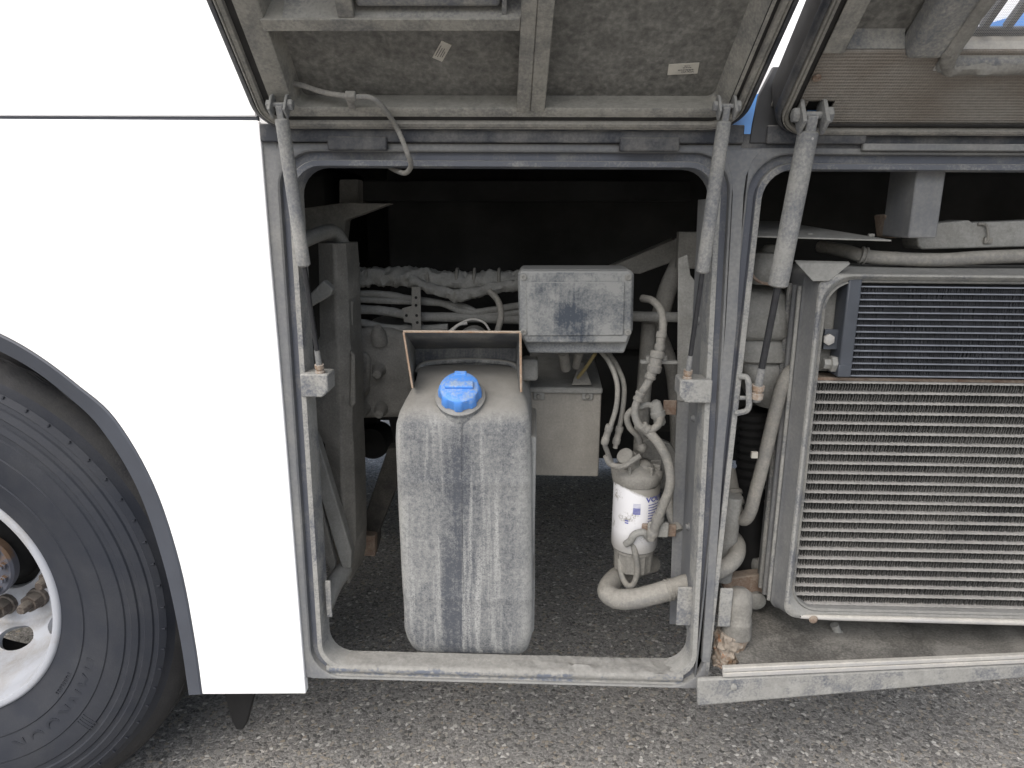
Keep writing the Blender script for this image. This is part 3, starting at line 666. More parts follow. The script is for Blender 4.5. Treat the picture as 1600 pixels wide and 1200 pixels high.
# ------------------------------------------------------------------ wheel
def wheel():
    Rt = .5497
    c = Vector((-1.298, 0, .546)); root = thing('wheel', 'black tyred coach wheel with silver rim and rusty hub', 'wheel', (c.x, .2, 0))
    ax = (0, 1, 0)
    k = Rt / .53
    prof = [(.262, .075), (.268, .064), (.285, .056), (.305, .052), (.318, .046), (.335, .041), (.337, .043), (.352, .038), (.39, .032), (.392, .034), (.405, .032), (.425, .033), (.427, .036), (.437, .036), (.44, .033), (.452, .036), (.454, .040), (.462, .041), (.465, .038), (.478, .043), (.480, .047), (.488, .049), (.490, .047), (.501, .056), (.5025, .060), (.512, .072)]
    b = MB(); b.lathe(c, ax, [(r * k, h) for r, h in prof], 180, False, False); ty = b.build('tyre', M_tyre, root, smooth=28)
    def wav(kk, a): return 1
    tp = [(.512, .072), (.525, .082), (.536, .094), (.540, .105)]
    b = MB(); b.lathe(c, ax, [(r * k, h) for r, h in tp], 180, False, False)
    # tread ribs with wavy grooves
    edges = [.105, .113, .168, .178, .222, .232, .286, .296, .33]
    loops = []
    seg = 360
    def ring(r, h, wvy): return [c + Vector((math.cos(2 * math.pi * s / seg) * r * k, h + wvy * .003 * math.sin(2 * math.pi * s / seg * 60), math.sin(2 * math.pi * s / seg) * r * k)) for s in range(seg)]
    for i in range(0, 8, 2):
        loops += [ring(.5415, edges[i], 1), ring(.527, edges[i] + .002, 1), ring(.527, edges[i + 1] - .002, 1), ring(.5415, edges[i + 1], 1)]
    loops += [ring(.535, .33, 0), ring(.49, .36, 0), ring(.3, .36, 0)]
    b.loft(loops)
    for p_ in b.v: p_.z = max(p_.z, .002)               # the loaded contact patch
    b.build('tread', M_tread, ty, smooth=30)
    # shoulder notches
    b = MB()
    for s in range(64):
        a = 2 * math.pi * s / 64; d = Vector((math.cos(a), 0, math.sin(a))); tg = Vector((-math.sin(a), 0, math.cos(a)))
        b.obox(c + d * .497 * k + Vector((0, .0535, 0)), (d, tg, (0, 1, 0)), (.0036, .0014, .0034))
    q = b.build('shoulder_marks', M_tyre, ty); q['kind'] = 'stuff'
    # raised lettering on the side wall
    def bend(x, y, a0=-52):
        a = R(a0) - x / (.375 * k); r = (.36 + y) * k; return c + Vector((math.cos(a) * r, .0335 if r < .39 * k else .031, math.sin(a) * r))
    def solid_text(body, size, a0, r0, hgt):
        cu = bpy.data.curves.new('t', 'FONT'); cu.body = body; cu.size = size; cu.resolution_u = 4; cu.extrude = .0022; cu.space_character = 1.35
        o_ = bpy.data.objects.new('t', cu); col.objects.link(o_)
        me = bpy.data.meshes.new_from_object(o_.evaluated_get(bpy.context.evaluated_depsgraph_get()))
        vs = [Vector(v.co) for v in me.vertices]; fs = [list(p.vertices) for p in me.polygons]
        bpy.data.objects.remove(o_); bpy.data.curves.remove(cu); bpy.data.meshes.remove(me)
        b = MB(); out = []
        for v in vs:
            a = R(a0) - v.x / (r0 * k); r = (r0 + v.y) * k; out.append(c + Vector((math.cos(a) * r, hgt - v.z, math.sin(a) * r)))
        b.add(out, fs); return b.build('raised_lettering', M_tyre, ty, smooth=0)
    solid_text('HANKOOK', .05, -18, .352, .0375)
    solid_text('TUBELESS', .012, -28, .321, .0445)
    b = MB()
    for s in range(4):
        a = R(-38.5 - s * 1.1); d = Vector((math.cos(a), 0, math.sin(a))); tg = Vector((-math.sin(a), 0, math.cos(a)))
        b.obox(c + d * .412 * k + Vector((0, .0325, 0)), (d, tg, (0, 1, 0)), (.017, .001, .0015))
    b.build('raised_bars', M_tyre, ty)
    # rim with recessed disc
    kk = k * .937
    rp = [(.284, .085), (.296, .076), (.2985, .064), (.2965, .056), (.290, .052), (.280, .055), (.2755, .066), (.272, .09), (.266, .115), (.259, .125), (.2555, .15), (.25, .19), (.24, .222), (.228, .238), (.214, .246), (.203, .258), (.198, .272), (.192, .277), (.185, .278), (.122, .278), (.101, .279), (.098, .283), (.098, .292), (.13, .292), (.19, .291), (.205, .283), (.216, .262), (.24, .246), (.256, .225), (.268, .19), (.28, .13), (.284, .085)]
    b = MB(); b.lathe(c, ax, [(r * kk, h) for r, h in rp], 120, False, False); rim = b.build('rim', M_rim, root, smooth=50)
    # cut the hand holes
    cut = MB()
    for s in range(10):
        a = R(-83 + 36 * s); d = Vector((math.cos(a), 0, math.sin(a))); tg = Vector((-math.sin(a), 0, math.cos(a)))
        o0 = c + d * .224 * kk + Vector((0, .246, 0)); dirv = (Vector((0, .7, 0)) + d * .75).normalized()
        u2 = dirv.cross(tg).normalized()
        l0 = [o0 - dirv * .03 + tg * .046 * math.cos(x) + u2 * .030 * math.sin(x) for x in [2 * math.pi * i / 24 for i in range(24)]]
        cut.loft([l0, [p_ + dirv * .07 for p_ in l0]], True, True, True)
    co = cut.build('cutter', M_rim)
    md = rim.modifiers.new('holes', 'BOOLEAN'); md.operation = 'DIFFERENCE'; md.object = co; md.solver = 'EXACT'
    co.location = parent_loc(None)
    # rim is parented, so evaluate after an update
    bpy.context.view_layer.update()
    me = bpy.data.meshes.new_from_object(rim.evaluated_get(bpy.context.evaluated_depsgraph_get()))
    rim.modifiers.clear(); rim.data = me; bpy.data.objects.remove(co)
    me.set_sharp_from_angle(angle=R(50))
    # nuts
    for s in range(10):
        a = R(-58 + 36 * s + .0); d = Vector((math.cos(a), 0, math.sin(a)))
        p_ = c + d * .142 * kk + Vector((0, .2785, 0))
        b = MB(); b.lathe(p_, (0, -1, 0), [(.026, 0), (.026, .012), (.022, .014), (.0215, .036), (.0195, .040), (.0135, .040), (.0125, .062), (.0095, .068)], 12, mod=lambda i, an: (1 + .05 * math.cos(6 * an)) if 3 <= i <= 4 else 1); b.build('wheel_nut', M_nut, root, smooth=25)
    b = MB(); b.lathe(c + Vector((0, .33, 0)), (0, -1, 0), [(.2, 0), (.2, .02), (.08, .03), (.075, .05), (.065, .08), (.065, .102)], 64); b.build('hub_barrel', M_dark, root, smooth=30)
    b = MB(); b.lathe(c + Vector((0, .33, 0)), (0, -1, 0), [(.06, .101), (.078, .103), (.081, .125), (.077, .132), (.050, .134), (.048, .138), (.0, .14)], 64); hub = b.build('hub', M_hub, root, smooth=30)
    for s in range(12):
        a = 2 * math.pi * (s + .3) / 12; d = Vector((math.cos(a), 0, math.sin(a)))
        b = MB(); b.lathe(c + d * .065 + Vector((0, .1985, 0)), (0, -1, 0), [(.0115, 0), (.0115, .002), (.009, .002), (.009, .010), (.006, .011), (.006, .016)], 6); b.build('hub_bolt', M_hub, hub, smooth=25)
    b = MB(); b.lathe(c + Vector((0, .5, 0)), (0, -1, 0), [(.2, 0), (.23, .1), (.235, .17)], 48); b.build('brake_drum', M_dark, root)
wheel()

# ------------------------------------------------------------------ left bay: tank, shroud, box, filter ...
def slab(x0, x1, y0, y1, rc, z, n=6):
    return [Vector((x, y, z)) for x, y in [(a, b_) for a, b_ in rrect(x0, x1, y0, y1, rc, n)]]
def urea_tank():
    c0 = P(724, 1022, .06); root = thing('fluid_tank', 'tall streaked grey plastic tank with blue filler cap', 'tank', (c0.x, .06, c0.z))
    yb = .40
    def edges(pl, pr, py, Y): a, c = P(pl, py, Y), P(pr, py, Y); return a.x, c.x, (a.z + c.z) / 2
    yf = .045
    rows = [(654, 818, 1022, .07, .02), (640, 826, 1019, .056, .03), (632, 830, 1008, .049, .034), (629, 833, 990, .0465, .024), (628.5, 833, 965, .0455, .024), (627.6, 833, 945, .0455, .024), (627.5, 833, 941, .0448, .024), (627, 833.2, 938, .044, .024), (626.5, 833.5, 934, .044, .024), (626.2, 833.5, 930, .0448, .024), (626, 833.5, 925, .0455, .024), (624.5, 833, 900, .0455, .024),
            (622, 832.5, 850, .0455, .024), (619, 832, 790, .0455, .024), (618, 832, 765, .0455, .024), (617.8, 832, 760, .0447, .024), (617.5, 832, 757, .0438, .024), (617.5, 832, 752, .0438, .024), (617.3, 832, 748, .0447, .024), (617, 832, 742, .0455, .024), (616, 831, 720, .0455, .024),
            (615, 830, 690, .0455, .024), (616, 829, 668, .047, .024), (621, 827, 650, .053, .024), (630, 823, 632, .072, .024), (640, 818, 614, .105, .024), (646, 815.5, 600, .14, .032), (649, 813, 590, .172, .028), (651, 811, 580, .215, .02), (653, 809, 573, .25, .016), (655, 807, 571, .262, .012)]
    loops = []
    for (pl, pr, py, Y, rc) in rows:
        a, b_, z = edges(pl, pr, py, Y); loops.append(slab(a, b_, Y, yb, rc, z))
    b = MB(); b.loft(loops, True, True, True); tk = b.build('tank_body', M_tank, root, smooth=60)
    # mould seam down the front
    b = MB(); pts = [P(721, 662, .0455), P(721, 760, .0452), P(722, 850, .0452), P(724, 940, .0452), P(724.5, 1000, .047)]
    b.tube(pts, .0009, 6, 4); b.build('mould_seam', M_tank, tk)
    # ribs on the right flank
    for (y0, y1, xr) in ((682, 872, 838), (906, 990, 836)):
        a, c = P(xr, y0, .085), P(xr - 1, y1, .085); b = MB(); b.box((a.x - .03, .085, c.z), (a.x, .33, a.z)); b.build('side_rib', M_tank, tk, bevel=.006, seg=3)
    b = MB(); b.tube([P(651, 583, .235), P(660, 570, .25), P(690, 565, .258), P(730, 563, .26), P(775, 565, .258), P(802, 570, .25), P(811, 582, .235)], .006, 10, 8); b.build('top_ridge', M_tank, tk)
    # neck and cap, standing on the sloping shoulder
    axn = Vector((0, -.60, .80)).normalized(); o = P(720, 625, .086) - axn * .004
    b = MB(); b.lathe(o, axn, [(.058, -.014), (.052, -.002), (.0485, .006), (.0465, .010), (.047, .0115), (.0495, .0125), (.0495, .0175), (.046, .019), (.04, .019)], 48); nk = b.build('filler_neck', M_tank, root)
    sq = lambda a: max(-1, min(1, 2.2 * math.cos(8 * a)))
    b = MB()
    prof = [(.0365, .019), (.0405, .0195), (.041, .022), (.0405, .034), (.0395, .042), (.038, .0455), (.035, .0475), (.02, .049), (.0, .0495)]
    b.lathe(o, axn, prof, 96, True, False, mod=lambda k, a: 1 + (.05 * sq(a) if 1 <= k <= 3 else .02 * sq(a) if k == 4 else 0)); cp = b.build('filler_cap', M_cap, root, smooth=35)
    v = axn.cross(Vector((1, 0, 0))).normalized()
    b = MB(); b.obox(o + axn * .051 + v * .0, ((1, 0, 0), v, axn), (.028, .0085, .0045)); b.build('cap_grip', M_cap, cp, bevel=.003, seg=3)
    if v.z < 0: v = -v
    b = MB(); b.obox(o + axn * .046 + v * .033, ((1, 0, 0), v, axn), (.012, .006, .003)); b.build('cap_tab', M_cap, cp, bevel=.002)
urea_tank()

def shroud():
    A0, A1 = P(632, 519, .085), P(812, 520, .085)
    root = thing('tank_shroud', 'open thin steel hood with rusty edges behind the tank', 'hood', ((A0.x + A1.x) / 2, .27, P(720, 600, .27).z))
    B0, B1 = P(649, 545, .27), P(806, 544, .27); zb = P(720, 600, .27).z
    th = .003
    b = MB(); b.hexa([A0, A1, B1, B0, A0 + Vector((0, 0, th)), A1 + Vector((0, 0, th)), B1 + Vector((0, 0, th)), B0 + Vector((0, 0, th))]); b.build('top_plate', M_shroud, root)
    b = MB(); b.prism([B0, B1, Vector((B1.x, .27, zb)), Vector((B0.x, .27, zb))], (0, th, 0)); b.build('back_plate', M_shroud, root)
    L0, L1 = P(646, 606, .085), P(651, 600, .27)
    b = MB(); b.prism([A0, B0, Vector((B0.x, .27, L1.z)), L0 + Vector((0, 0, 0))], (-th, 0, 0)); b.build('side_plate', M_dust, root)
    R0, R1 = P(813, 612, .085), P(806, 600, .27)
    b = MB(); b.prism([A1, B1, Vector((B1.x, .27, R1.z)), R0], (th, 0, 0)); b.build('side_plate', M_shroud, root)
    b = MB(); b.tube([A0 + Vector((-.002, -.001, .0015)), A1 + Vector((.002, -.001, .0015))], .0026, 6, 1); b.tube([A0 + Vector((-.0015, -.001, 0)), L0 + Vector((-.0015, -.001, 0))], .0022, 6, 1); b.tube([A1 + Vector((.0015, -.001, 0)), R0 + Vector((.0015, -.001, 0))], .0026, 6, 1); b.build('rusty_edge', M_rustedge, root)
shroud()

def junction_box():
    def q(pts, Y): return [P(x, y, Y) for x, y in pts]
    root = thing('junction_box', 'grey streaked junction box with screwed lid above the metal box', 'box', P(900, 552, .15))
    out = [(809, 428), (815, 421), (984, 421), (991, 428), (989, 515), (975, 552), (826, 552), (811, 518)]
    b = MB(); b.prism(q(out, .145), (0, .12, 0)); b.build('box_body', M_jbox, root, bevel=.004, seg=3)
    lid = [(811, 427), (816, 423), (983, 423), (989, 428), (987, 516), (979, 536), (821, 536), (812, 518)]
    b = MB(); b.prism(q(lid, .125), (0, .019, 0)); ld = b.build('box_lid', M_jbox, root, bevel=.004, seg=3)
    ins = [(822, 441), (976, 440), (974, 524), (824, 525)]
    b = MB(); b.prism(q(ins, .1215), (0, .003, 0)); b.build('lid_panel', M_jbox, ld, bevel=.0015)
    for x, y in ((818, 433), (982, 433), (818, 519), (981, 519)):
        b = MB(); b.lathe(P(x, y, .1245), (0, -1, 0), [(.007, 0), (.007, .0018), (.0055, .003), (.0028, .003), (.0026, .0008)], 14); b.build('lid_screw', M_dust, ld)
    b = MB(); b.tube([P(930, 552, .2), P(915, 575, .24), P(903, 590, .27)], .004, 8, 6); b.build('yellow_wire', plain('yellow_wire_sleeve', (.2, .16, .07), .7), root)
    b = MB(); b.cyl(P(880, 550, .2), P(884, 575, .24), .012, 10); b.cyl(P(905, 550, .2), P(900, 572, .24), .009, 10); b.build('cable_gland', M_dust2, root)
junction_box()

def metal_box():
    root = thing('battery_box', 'plain pale dusty metal box right of the tank', 'box', P(885, 745, .3))
    a, c = P(826, 606, .3), P(940, 746, .3)
    b = MB(); b.box((P(815, 700, .3).x, .3, P(880, 744, .3).z), (P(937, 690, .3).x, .62, P(880, 612, .3).z)); b.build('box_body', M_box, root, bevel=.003)
    zt = P(880, 606, .29).z
    lx0, lx1 = P(826, 606, .29).x, P(942, 606, .29).x
    b = MB(); b.hexa([(lx0, .29, zt - .014), (lx1, .29, zt - .014), (lx1, .62, zt + .002), (lx0, .62, zt + .002), (lx0, .29, zt), (lx1, .29, zt), (lx1, .62, zt + .03), (lx0, .62, zt + .03)]); ld = b.build('box_lid', M_dust, root, bevel=.004)
    for x in (842, 918):
        p = P(x, 619, .297)
        b = MB(); b.box((p.x - .013, .2935, p.z - .009), (p.x + .013, .2995, p.z + .012)); b.build('lid_tab', M_dust, ld, bevel=.003)
        b = MB(); b.hexnut(P(x, 619, .2935), (0, -1, 0), .006, .005); b.build('lid_bolt', M_dust2, ld)
    b = MB(); b.box(P(814, 596, .2), P(841, 562, .2) + Vector((0, .05, 0))); b.build('relay_cover', M_dust, root, bevel=.008, seg=3)
    b = MB(); b.prism([P(905, 566, .32), P(912, 566, .32), P(925, 602, .29), P(893, 602, .29)], (0, .012, .0)); b.build('cable_cover', M_dust2, root, bevel=.002)
    b = MB(); b.lathe(P(819, 632, .27), (0, -1, 0), [(.008, -.02), (.008, 0), (.005, .004)], 10); b.build('rusty_stud', M_rust, root)
metal_box()

def fuel_filter():
    Y = .2
    top = P(993, 745, Y); bot = P(989, 853, Y); c = Vector((top.x, Y, 0))
    hz = top.z; bz = bot.z
    rad = (P(1029, 800, Y).x - P(957, 800, Y).x) / 2
    cx = (P(1029, 800, Y).x + P(957, 800, Y).x) / 2
    root = thing('fuel_filter', 'white spin-on fuel filter can under a dusty head', 'filter', (cx, Y, bz))
    o = Vector((cx, Y, bz)); L = hz - bz
    b = MB(); b.lathe(o, (0, 0, 1), [(rad * .86, 0), (rad * .97, .004), (rad, .01), (rad, L - .004), (rad * .96, L)], 48); can = b.build('filter_can', M_can, root)
    # print on the can
    def bend(x, y): a = R(-90) + x / rad; return o + Vector((math.cos(a) * (rad + .0006), math.sin(a) * (rad + .0006), y))
    def wrap(x0, x1, z0, z1, b):
        n = max(1, int((x1 - x0) / .003)); vs = []
        for i in range(n + 1): vs += [bend(x0 + (x1 - x0) * i / n, z0), bend(x0 + (x1 - x0) * i / n, z1)]
        b.add(vs, [(2 * i, 2 * i + 2, 2 * i + 3, 2 * i + 1) for i in range(n)])
    zt_ = P(1012, 786, Y - rad).z - bz
    txt('VOLVO', .0155, o, (1, 0, 0), (0, 0, 1), M_inkblue, can, bold=.0006, bend=lambda x, y: bend(x * 1.25 + .014, y + zt_))
    b = MB()
    for i, w_ in enumerate((.03, .028, .026, .02, .026, .02, .026)): wrap(.02, .02 + w_, zt_ - .008 - .0062 * i, zt_ - .0062 * i - .006, b)
    zq = P(985, 800, Y - rad).z - bz
    for i in range(9): wrap(-.0135, .0025, zq - .006 + i * .0029, zq - .006 + i * .0029 + (.0022 if i < 5 else .0007), b)
    wrap(-.03, -.022, zq - .03, zq - .027, b); wrap(-.03, -.022, zq - .025, zq - .0215, b)
    b.build('printed_lines', M_inkblue, can, smooth=0)
    # lower bowl with ribs
    b = MB(); b.lathe(o, (0, 0, -1), [(rad * .9, -.001), (rad * .9, .006), (rad * .82, .007), (rad * .8, .05), (rad * .5, .052)], 40, mod=lambda k, a: 1 + (.06 if math.cos(14 * a) > .3 else 0) * (k >= 2)); b.build('water_bowl', M_dust2, root, smooth=30)
    # head
    hz0 = o + Vector((0, 0, L))
    b = MB(); b.lathe(hz0, (0, 0, 1), [(rad * 1.04, -.008), (rad * 1.1, .0), (rad * 1.12, .016), (rad * 1.05, .022), (rad * .85, .027), (rad * .7, .034), (rad * .4, .038), (.0, .039)], 40)
    b.lumps(.004, 34); b.build('filter_head', M_dust2, root, smooth=60)
    pc = P(968, 712, Y - .05)
    b = MB(); b.lathe(P(985, 722, Y - .02), pc - P(985, 722, Y - .02) + Vector((0, 0, .012)), [(.021, -.004), (.021, .015), (.0185, .018), (.0185, .030), (.017, .032), (.006, .033)], 24); b.build('primer_knob', M_dust2, root, smooth=30)
    b = MB(); b.tube([P(946, 712, Y - .06), P(955, 726, Y - .06), P(975, 728, Y - .07), P(1000, 712, Y - .06)], .006, 8, 6, lump=.2); b.build('primer_lever', M_dust2, root)
    b = MB()
    for a_ in (-150, -118, -62, -30, 10):
        d_ = Vector((math.cos(R(a_)), math.sin(R(a_)), 0)); b.obox(hz0 + d_ * rad * .78 + Vector((0, 0, .026)), (d_, d_.cross(Vector((0, 0, 1))), (0, 0, 1)), (rad * .24, .0035, .012))
    o_ = b.build('casting_ribs', M_dust2, root, bevel=.002); o_['kind'] = 'stuff'
    plate = [(1003, 690), (1020, 682), (1048, 694), (1058, 712), (1058, 752), (1052, 764), (1003, 764)]
    b = MB(); b.prism([P(x, y, Y + .06) for x, y in plate], (0, .02, 0)); b.build('mounting_plate', M_dust2, root, bevel=.003)
    b = MB()
    for x, y, rr in ((1008, 735, .022), (1000, 752, .016), (1022, 742, .018), (985, 738, .014), (1003, 700, .012)):
        b.lathe(P(x, y, Y - .02), (0, -1, .25), [(rr, -.03), (rr, .0), (rr * .85, .012), (rr * .4, .018), (0, .019)], 18)
    b.lumps(.002, 40); b.build('port_boss', M_dust2, root, smooth=50)
    b = MB(); b.tube([P(985, 842, Y - .04), P(992, 862, Y - .05), P(996, 890, Y - .045), P(990, 912, Y - .04), P(980, 914, Y - .04), P(971, 898, Y - .03), P(968, 872, Y - .02)], .0066, 10, 8); b.build('drain_hose', M_hose, root)
    b = MB(); b.tube([P(978, 850, Y - .05), P(985, 845, Y - .06), P(992, 835, Y - .062), P(1006, 832, Y - .062), P(1015, 842, Y - .05)], .008, 10, 6, lump=.1); b.build('drain_valve', M_dust, root)
    b = MB(); b.box(P(1003, 838, Y - .06), P(1056, 818, Y - .05)); t_ = b.build('clamp_bracket', M_rust, root, bevel=.002)
    b = MB(); b.box(P(1012, 840, Y - .072), P(1044, 814, Y - .0615)); b.lumps(.0015, 60); b.build('hose_clamp', M_dust, root, bevel=.003)
fuel_filter()

# ---- hoses and small lines of the left bay
def hose(label, pts, r, cat='hose', mat=None, group=None, name='hose', fit=(), lump=0, ribs=0, seg=12, sub=8):
    q = [P(*p) for p in pts]
    root = thing(name, label, cat, q[-1], group)
    MB().tube(q, r, seg, sub, lump=lump, ribs=ribs).build('tube', mat or M_hose, root)
    for (a, b_, rr) in fit:
        A, B = P(*a), P(*b_); d = B - A
        b = MB(); b.lathe(A, d, [(rr * .85, 0), (rr, d.length * .08), (rr, d.length * .3), (rr * .86, d.length * .34), (rr * .86, d.length * .66), (rr, d.length * .7), (rr, d.length * .92), (rr * .85, d.length)], 14); b.build('fitting', mat or M_hose, root)
    return root
hose('front thin grey line dropping past the metal box to filter', [(938, 548, .22), (952, 566, .2), (964, 598, .17), (963, 635, .16), (952, 672, .155), (945, 692, .16), (949, 706, .17), (955, 722, .18)], .0054, fit=[((953, 664, .155), (944, 694, .16), .0085)])
hose('rear thin grey line beside its twin above the filter knob', [(950, 550, .26), (964, 572, .23), (975, 602, .2), (973, 640, .185), (966, 676, .18), (961, 700, .18)], .0054, fit=[((969, 666, .18), (962, 694, .18), .0085)])
hose('jointed grey fuel hose curving below the junction box right edge', [(1004, 466, .2), (1020, 470, .17), (1033, 486, .14), (1036, 512, .12), (1031, 540, .11), (1026, 566, .105), (1016, 592, .105), (1000, 618, .11), (992, 640, .11), (997, 662, .105), (1014, 672, .105), (1028, 664, .11), (1033, 648, .13)], .0078,
     fit=[((1034, 518, .115), (1030, 548, .11), .0105), ((1028, 548, .108), (1021, 582, .105), .0145), ((1021, 576, .105), (1015, 592, .105), .0115), ((1002, 612, .108), (996, 626, .11), .0105), ((1003, 664, .105), (1013, 672, .105), .0105)], lump=.08)
hose('grey hose bowing in front of the filter head and can', [(996, 664, .13), (1012, 674, .11), (1030, 694, .1), (1044, 724, .1), (1047, 758, .1), (1036, 790, .11), (1026, 816, .12), (1017, 842, .13)], .0098, lump=.06, fit=[((1030, 806, .12), (1018, 838, .13), .0125)])
hose('thin grey hose behind the jointed one above filter head', [(1008, 636, .16), (992, 638, .16), (980, 650, .16), (984, 668, .16), (998, 684, .17), (1001, 706, .19)], .0066)
hose('thick pale hose looping over the asphalt below the filter', [(1078, 912, .09), (1040, 923, .085), (1000, 934, .085), (966, 936, .095), (949, 925, .125), (957, 907, .18), (980, 893, .24), (1020, 880, .32)], .0215, lump=.06, seg=16, fit=[((1050, 920.5, .087), (1040, 923, .085), .0235)])
hose('vertical dark pipe behind the grey fuel hose', [(1014, 505, .32), (1010, 560, .32), (1004, 640, .32), (1000, 720, .32)], .017, cat='pipe', name='pipe', mat=M_dust2)
hose('slanted pipe under the arm beside the junction box', [(1062, 410, .4), (1044, 450, .38), (1030, 500, .36), (1024, 520, .35)], .021, cat='pipe', name='pipe', mat=M_dust2)
hose('right slanted pipe meeting the flange behind the filter', [(1030, 520, .4), (1048, 570, .4), (1056, 640, .4), (1058, 740, .4)], .016, cat='pipe', name='pipe', mat=M_dust2)
hose('straight cross pipe from the junction box to the flange', [(985, 494, .26), (1030, 495, .26), (1090, 496, .26)], .011, cat='pipe', name='pipe', mat=M_dust)
hose('wide hose drooping beside the filter plate', [(1046, 752, .2), (1046, 785, .19), (1052, 812, .17), (1060, 830, .15)], .012)
# solenoid with its rusty tab
root = thing('solenoid_valve', 'lumpy dusty valve on a rusty tab left of the flange', 'valve', P(1030, 668, .13))
b = MB(); b.lathe(P(1024, 630, .135), P(1033, 668, .13) - P(1024, 630, .135), [(.004, -.006), (.011, -.002), (.0135, .006), (.0135, .016), (.0155, .018), (.0155, .028), (.012, .032), (.012, .043), (.008, .048)], 20); b.lumps(.0015, 60); b.build('valve_body', M_dust, root)
b = MB(); b.box(P(1036, 648, .15), P(1057, 625, .155)); b.build('mounting_tab', M_rust, root, bevel=.001)
b = MB(); b.tube([P(1000, 636, .13), P(1012, 632, .13), P(1022, 636, .13)], .006, 8, 4); b.build('valve_port', M_dust, root)
root = thing('hose_bracket', 'small pale cross bracket with studs on the fuel hose', 'bracket', P(1030, 570, .14))
b = MB(); b.box(P(1001, 569, .125), P(1057, 562, .14)); b.build('bracket_bar', M_dust, root, bevel=.002)
b = MB(); b.cyl(P(1014, 563, .13), P(1014, 556, .13), .006); b.cyl(P(1038, 563, .13), P(1038, 555, .13), .006); b.build('stud', M_dust, root)
# splash plate right of the bay and the diagonal arm
root = thing('splash_plate', 'torn pale sheet flange behind the right rod of left bay', 'plate', P(1072, 600, .16))
pl = [(1060, 405), (1072, 398), (1077, 402), (1078, 428), (1084, 436), (1086, 470), (1083, 540), (1075, 590), (1063, 640), (1060, 760), (1048, 900), (1050, 975), (1058, 978), (1075, 900), (1084, 700), (1096, 560), (1098, 420), (1094, 390), (1075, 385)]
pl = [(1060, 404), (1074, 398), (1079, 430), (1087, 440), (1090, 520), (1082, 570), (1074, 590), (1078, 612), (1066, 628), (1058, 625)]
b = MB(); b.prism([P(x, y, .15) for x, y in pl], (0, .004, 0)); b.build('sheet', M_dust, root, bevel=.001)
b = MB(); b.prism([P(x, y, .155) for x, y in ((1060, 560), (1084, 560), (1072, 975), (1046, 975))], (0, .004, 0)); b.build('lower_sheet', M_frame, root)
root = thing('diagonal_arm', 'sloping grey steel arm above the junction box right corner', 'arm', P(1060, 390, .45))
b = MB(); b.prism([P(938, 424, .45), P(1058, 372, .45), P(1066, 404, .45), P(1000, 428, .45)], (0, .06, 0)); b.build('arm_bar', M_dust2, root, bevel=.003)
b = MB(); b.box(P(1058, 420, .3), P(1092, 362, .33)); b.build('arm_plate', M_dust2, root, bevel=.002)

# ---- chassis members at the left
M_soot = dusty('soot_grey_steel', (.03, .029, .027), (.075, .071, .062), amt=.5, sc_=12)
ch = thing('chassis_post', 'tall dusty steel post with braces at left of the bay', 'post', P(520, 890, .2))
def pxprism(name, pts, Y, dep, mat, par, bevel=.003, lump=0):
    b = MB(); b.prism([P(x, y, Y) for x, y in pts], (0, dep, 0))
    if lump: b.lumps(lump, 30)
    return b.build(name, mat, par, bevel=bevel)
def chassis_upright():
    rows = [(497, 522, 540, 380), (498, 524, 543, 420), (499, 525, 545, 470), (500, 526, 547, 530), (489, 528, 549, 552), (483, 529, 550, 580), (482, 530, 551, 630), (484, 531, 551, 668), (497, 532, 552, 686), (508, 533, 553, 702), (513, 535, 555, 760), (520, 538, 557, 850), (524, 541, 556, 885), (532, 545, 551, 912)]
    loops = []
    for l, c_, r, y in rows:
        z = P(c_, y, .25).z; a, c, d = P(l, y, .285), P(c_, y, .25), P(r, y, .275)
        loops.append([Vector((a.x, .285, z)), Vector((c.x - .004, .2515, z)), Vector((c.x + .003, .2515, z)), Vector((d.x, .275, z)), Vector((d.x + .006, .36, z)), Vector((a.x, .36, z))])
    b = MB(); b.loft(loops, True, True, True); b.build('upright', M_dust2, ch, smooth=30, bevel=.002)
chassis_upright()
pxprism('web_tab', [(548, 548), (554, 556), (555, 630), (550, 638), (546, 634)], .262, .012, M_dust2, ch)
pxprism('web_tab', [(544, 470), (551, 472), (551, 508), (545, 512)], .29, .03, M_dust2, ch)
pxprism('gusset', [(474, 470), (505, 438), (520, 452), (516, 462), (474, 486)], .2, .03, M_dust, ch)
pxprism('brace', [(486, 668), (497, 690), (549, 862), (548, 888), (534, 888), (488, 735)], .2, .03, M_dust, ch)
pxprism('brace', [(500, 780), (524, 880), (520, 905), (498, 850)], .2, .02, M_dust2, ch)
b = MB(); b.tube([P(508, 945, .12), P(522, 912, .17), P(538, 890, .22)], .02, 14, 4, lump=.05); b.build('tie_tube', M_dust, ch)
pxprism('rear_brace', [(620, 700), (606, 700), (560, 835), (562, 870), (586, 868), (590, 850), (590, 836), (620, 760)], .55, .05, M_soot, ch)
pxprism('bolted_foot', [(560, 835), (586, 838), (586, 870), (562, 868)], .5, .03, M_rust, ch)
beam = thing('cross_beam', 'dark grey beam across the bay head, ending left', 'beam', P(520, 350, .45))
pxprism('beam_web', [(470, 326), (540, 316), (610, 318), (540, 344), (536, 380), (470, 380)], .42, .05, M_dust2, beam)
pxprism('beam_rail', [(530, 282), (1080, 282), (1080, 314), (530, 314)], .6, .1, M_back, beam)
pxprism('beam_stub', [(530, 280), (560, 280), (560, 318), (530, 318)], .5, .05, M_dust2, beam)
hose('bent dusty pipe elbow at top of the chassis post', [(470, 378, .16), (488, 370, .2), (512, 362, .26), (526, 366, .29), (538, 386, .32), (552, 414, .36)], .0155, cat='pipe', name='pipe', mat=M_dust, lump=.05)
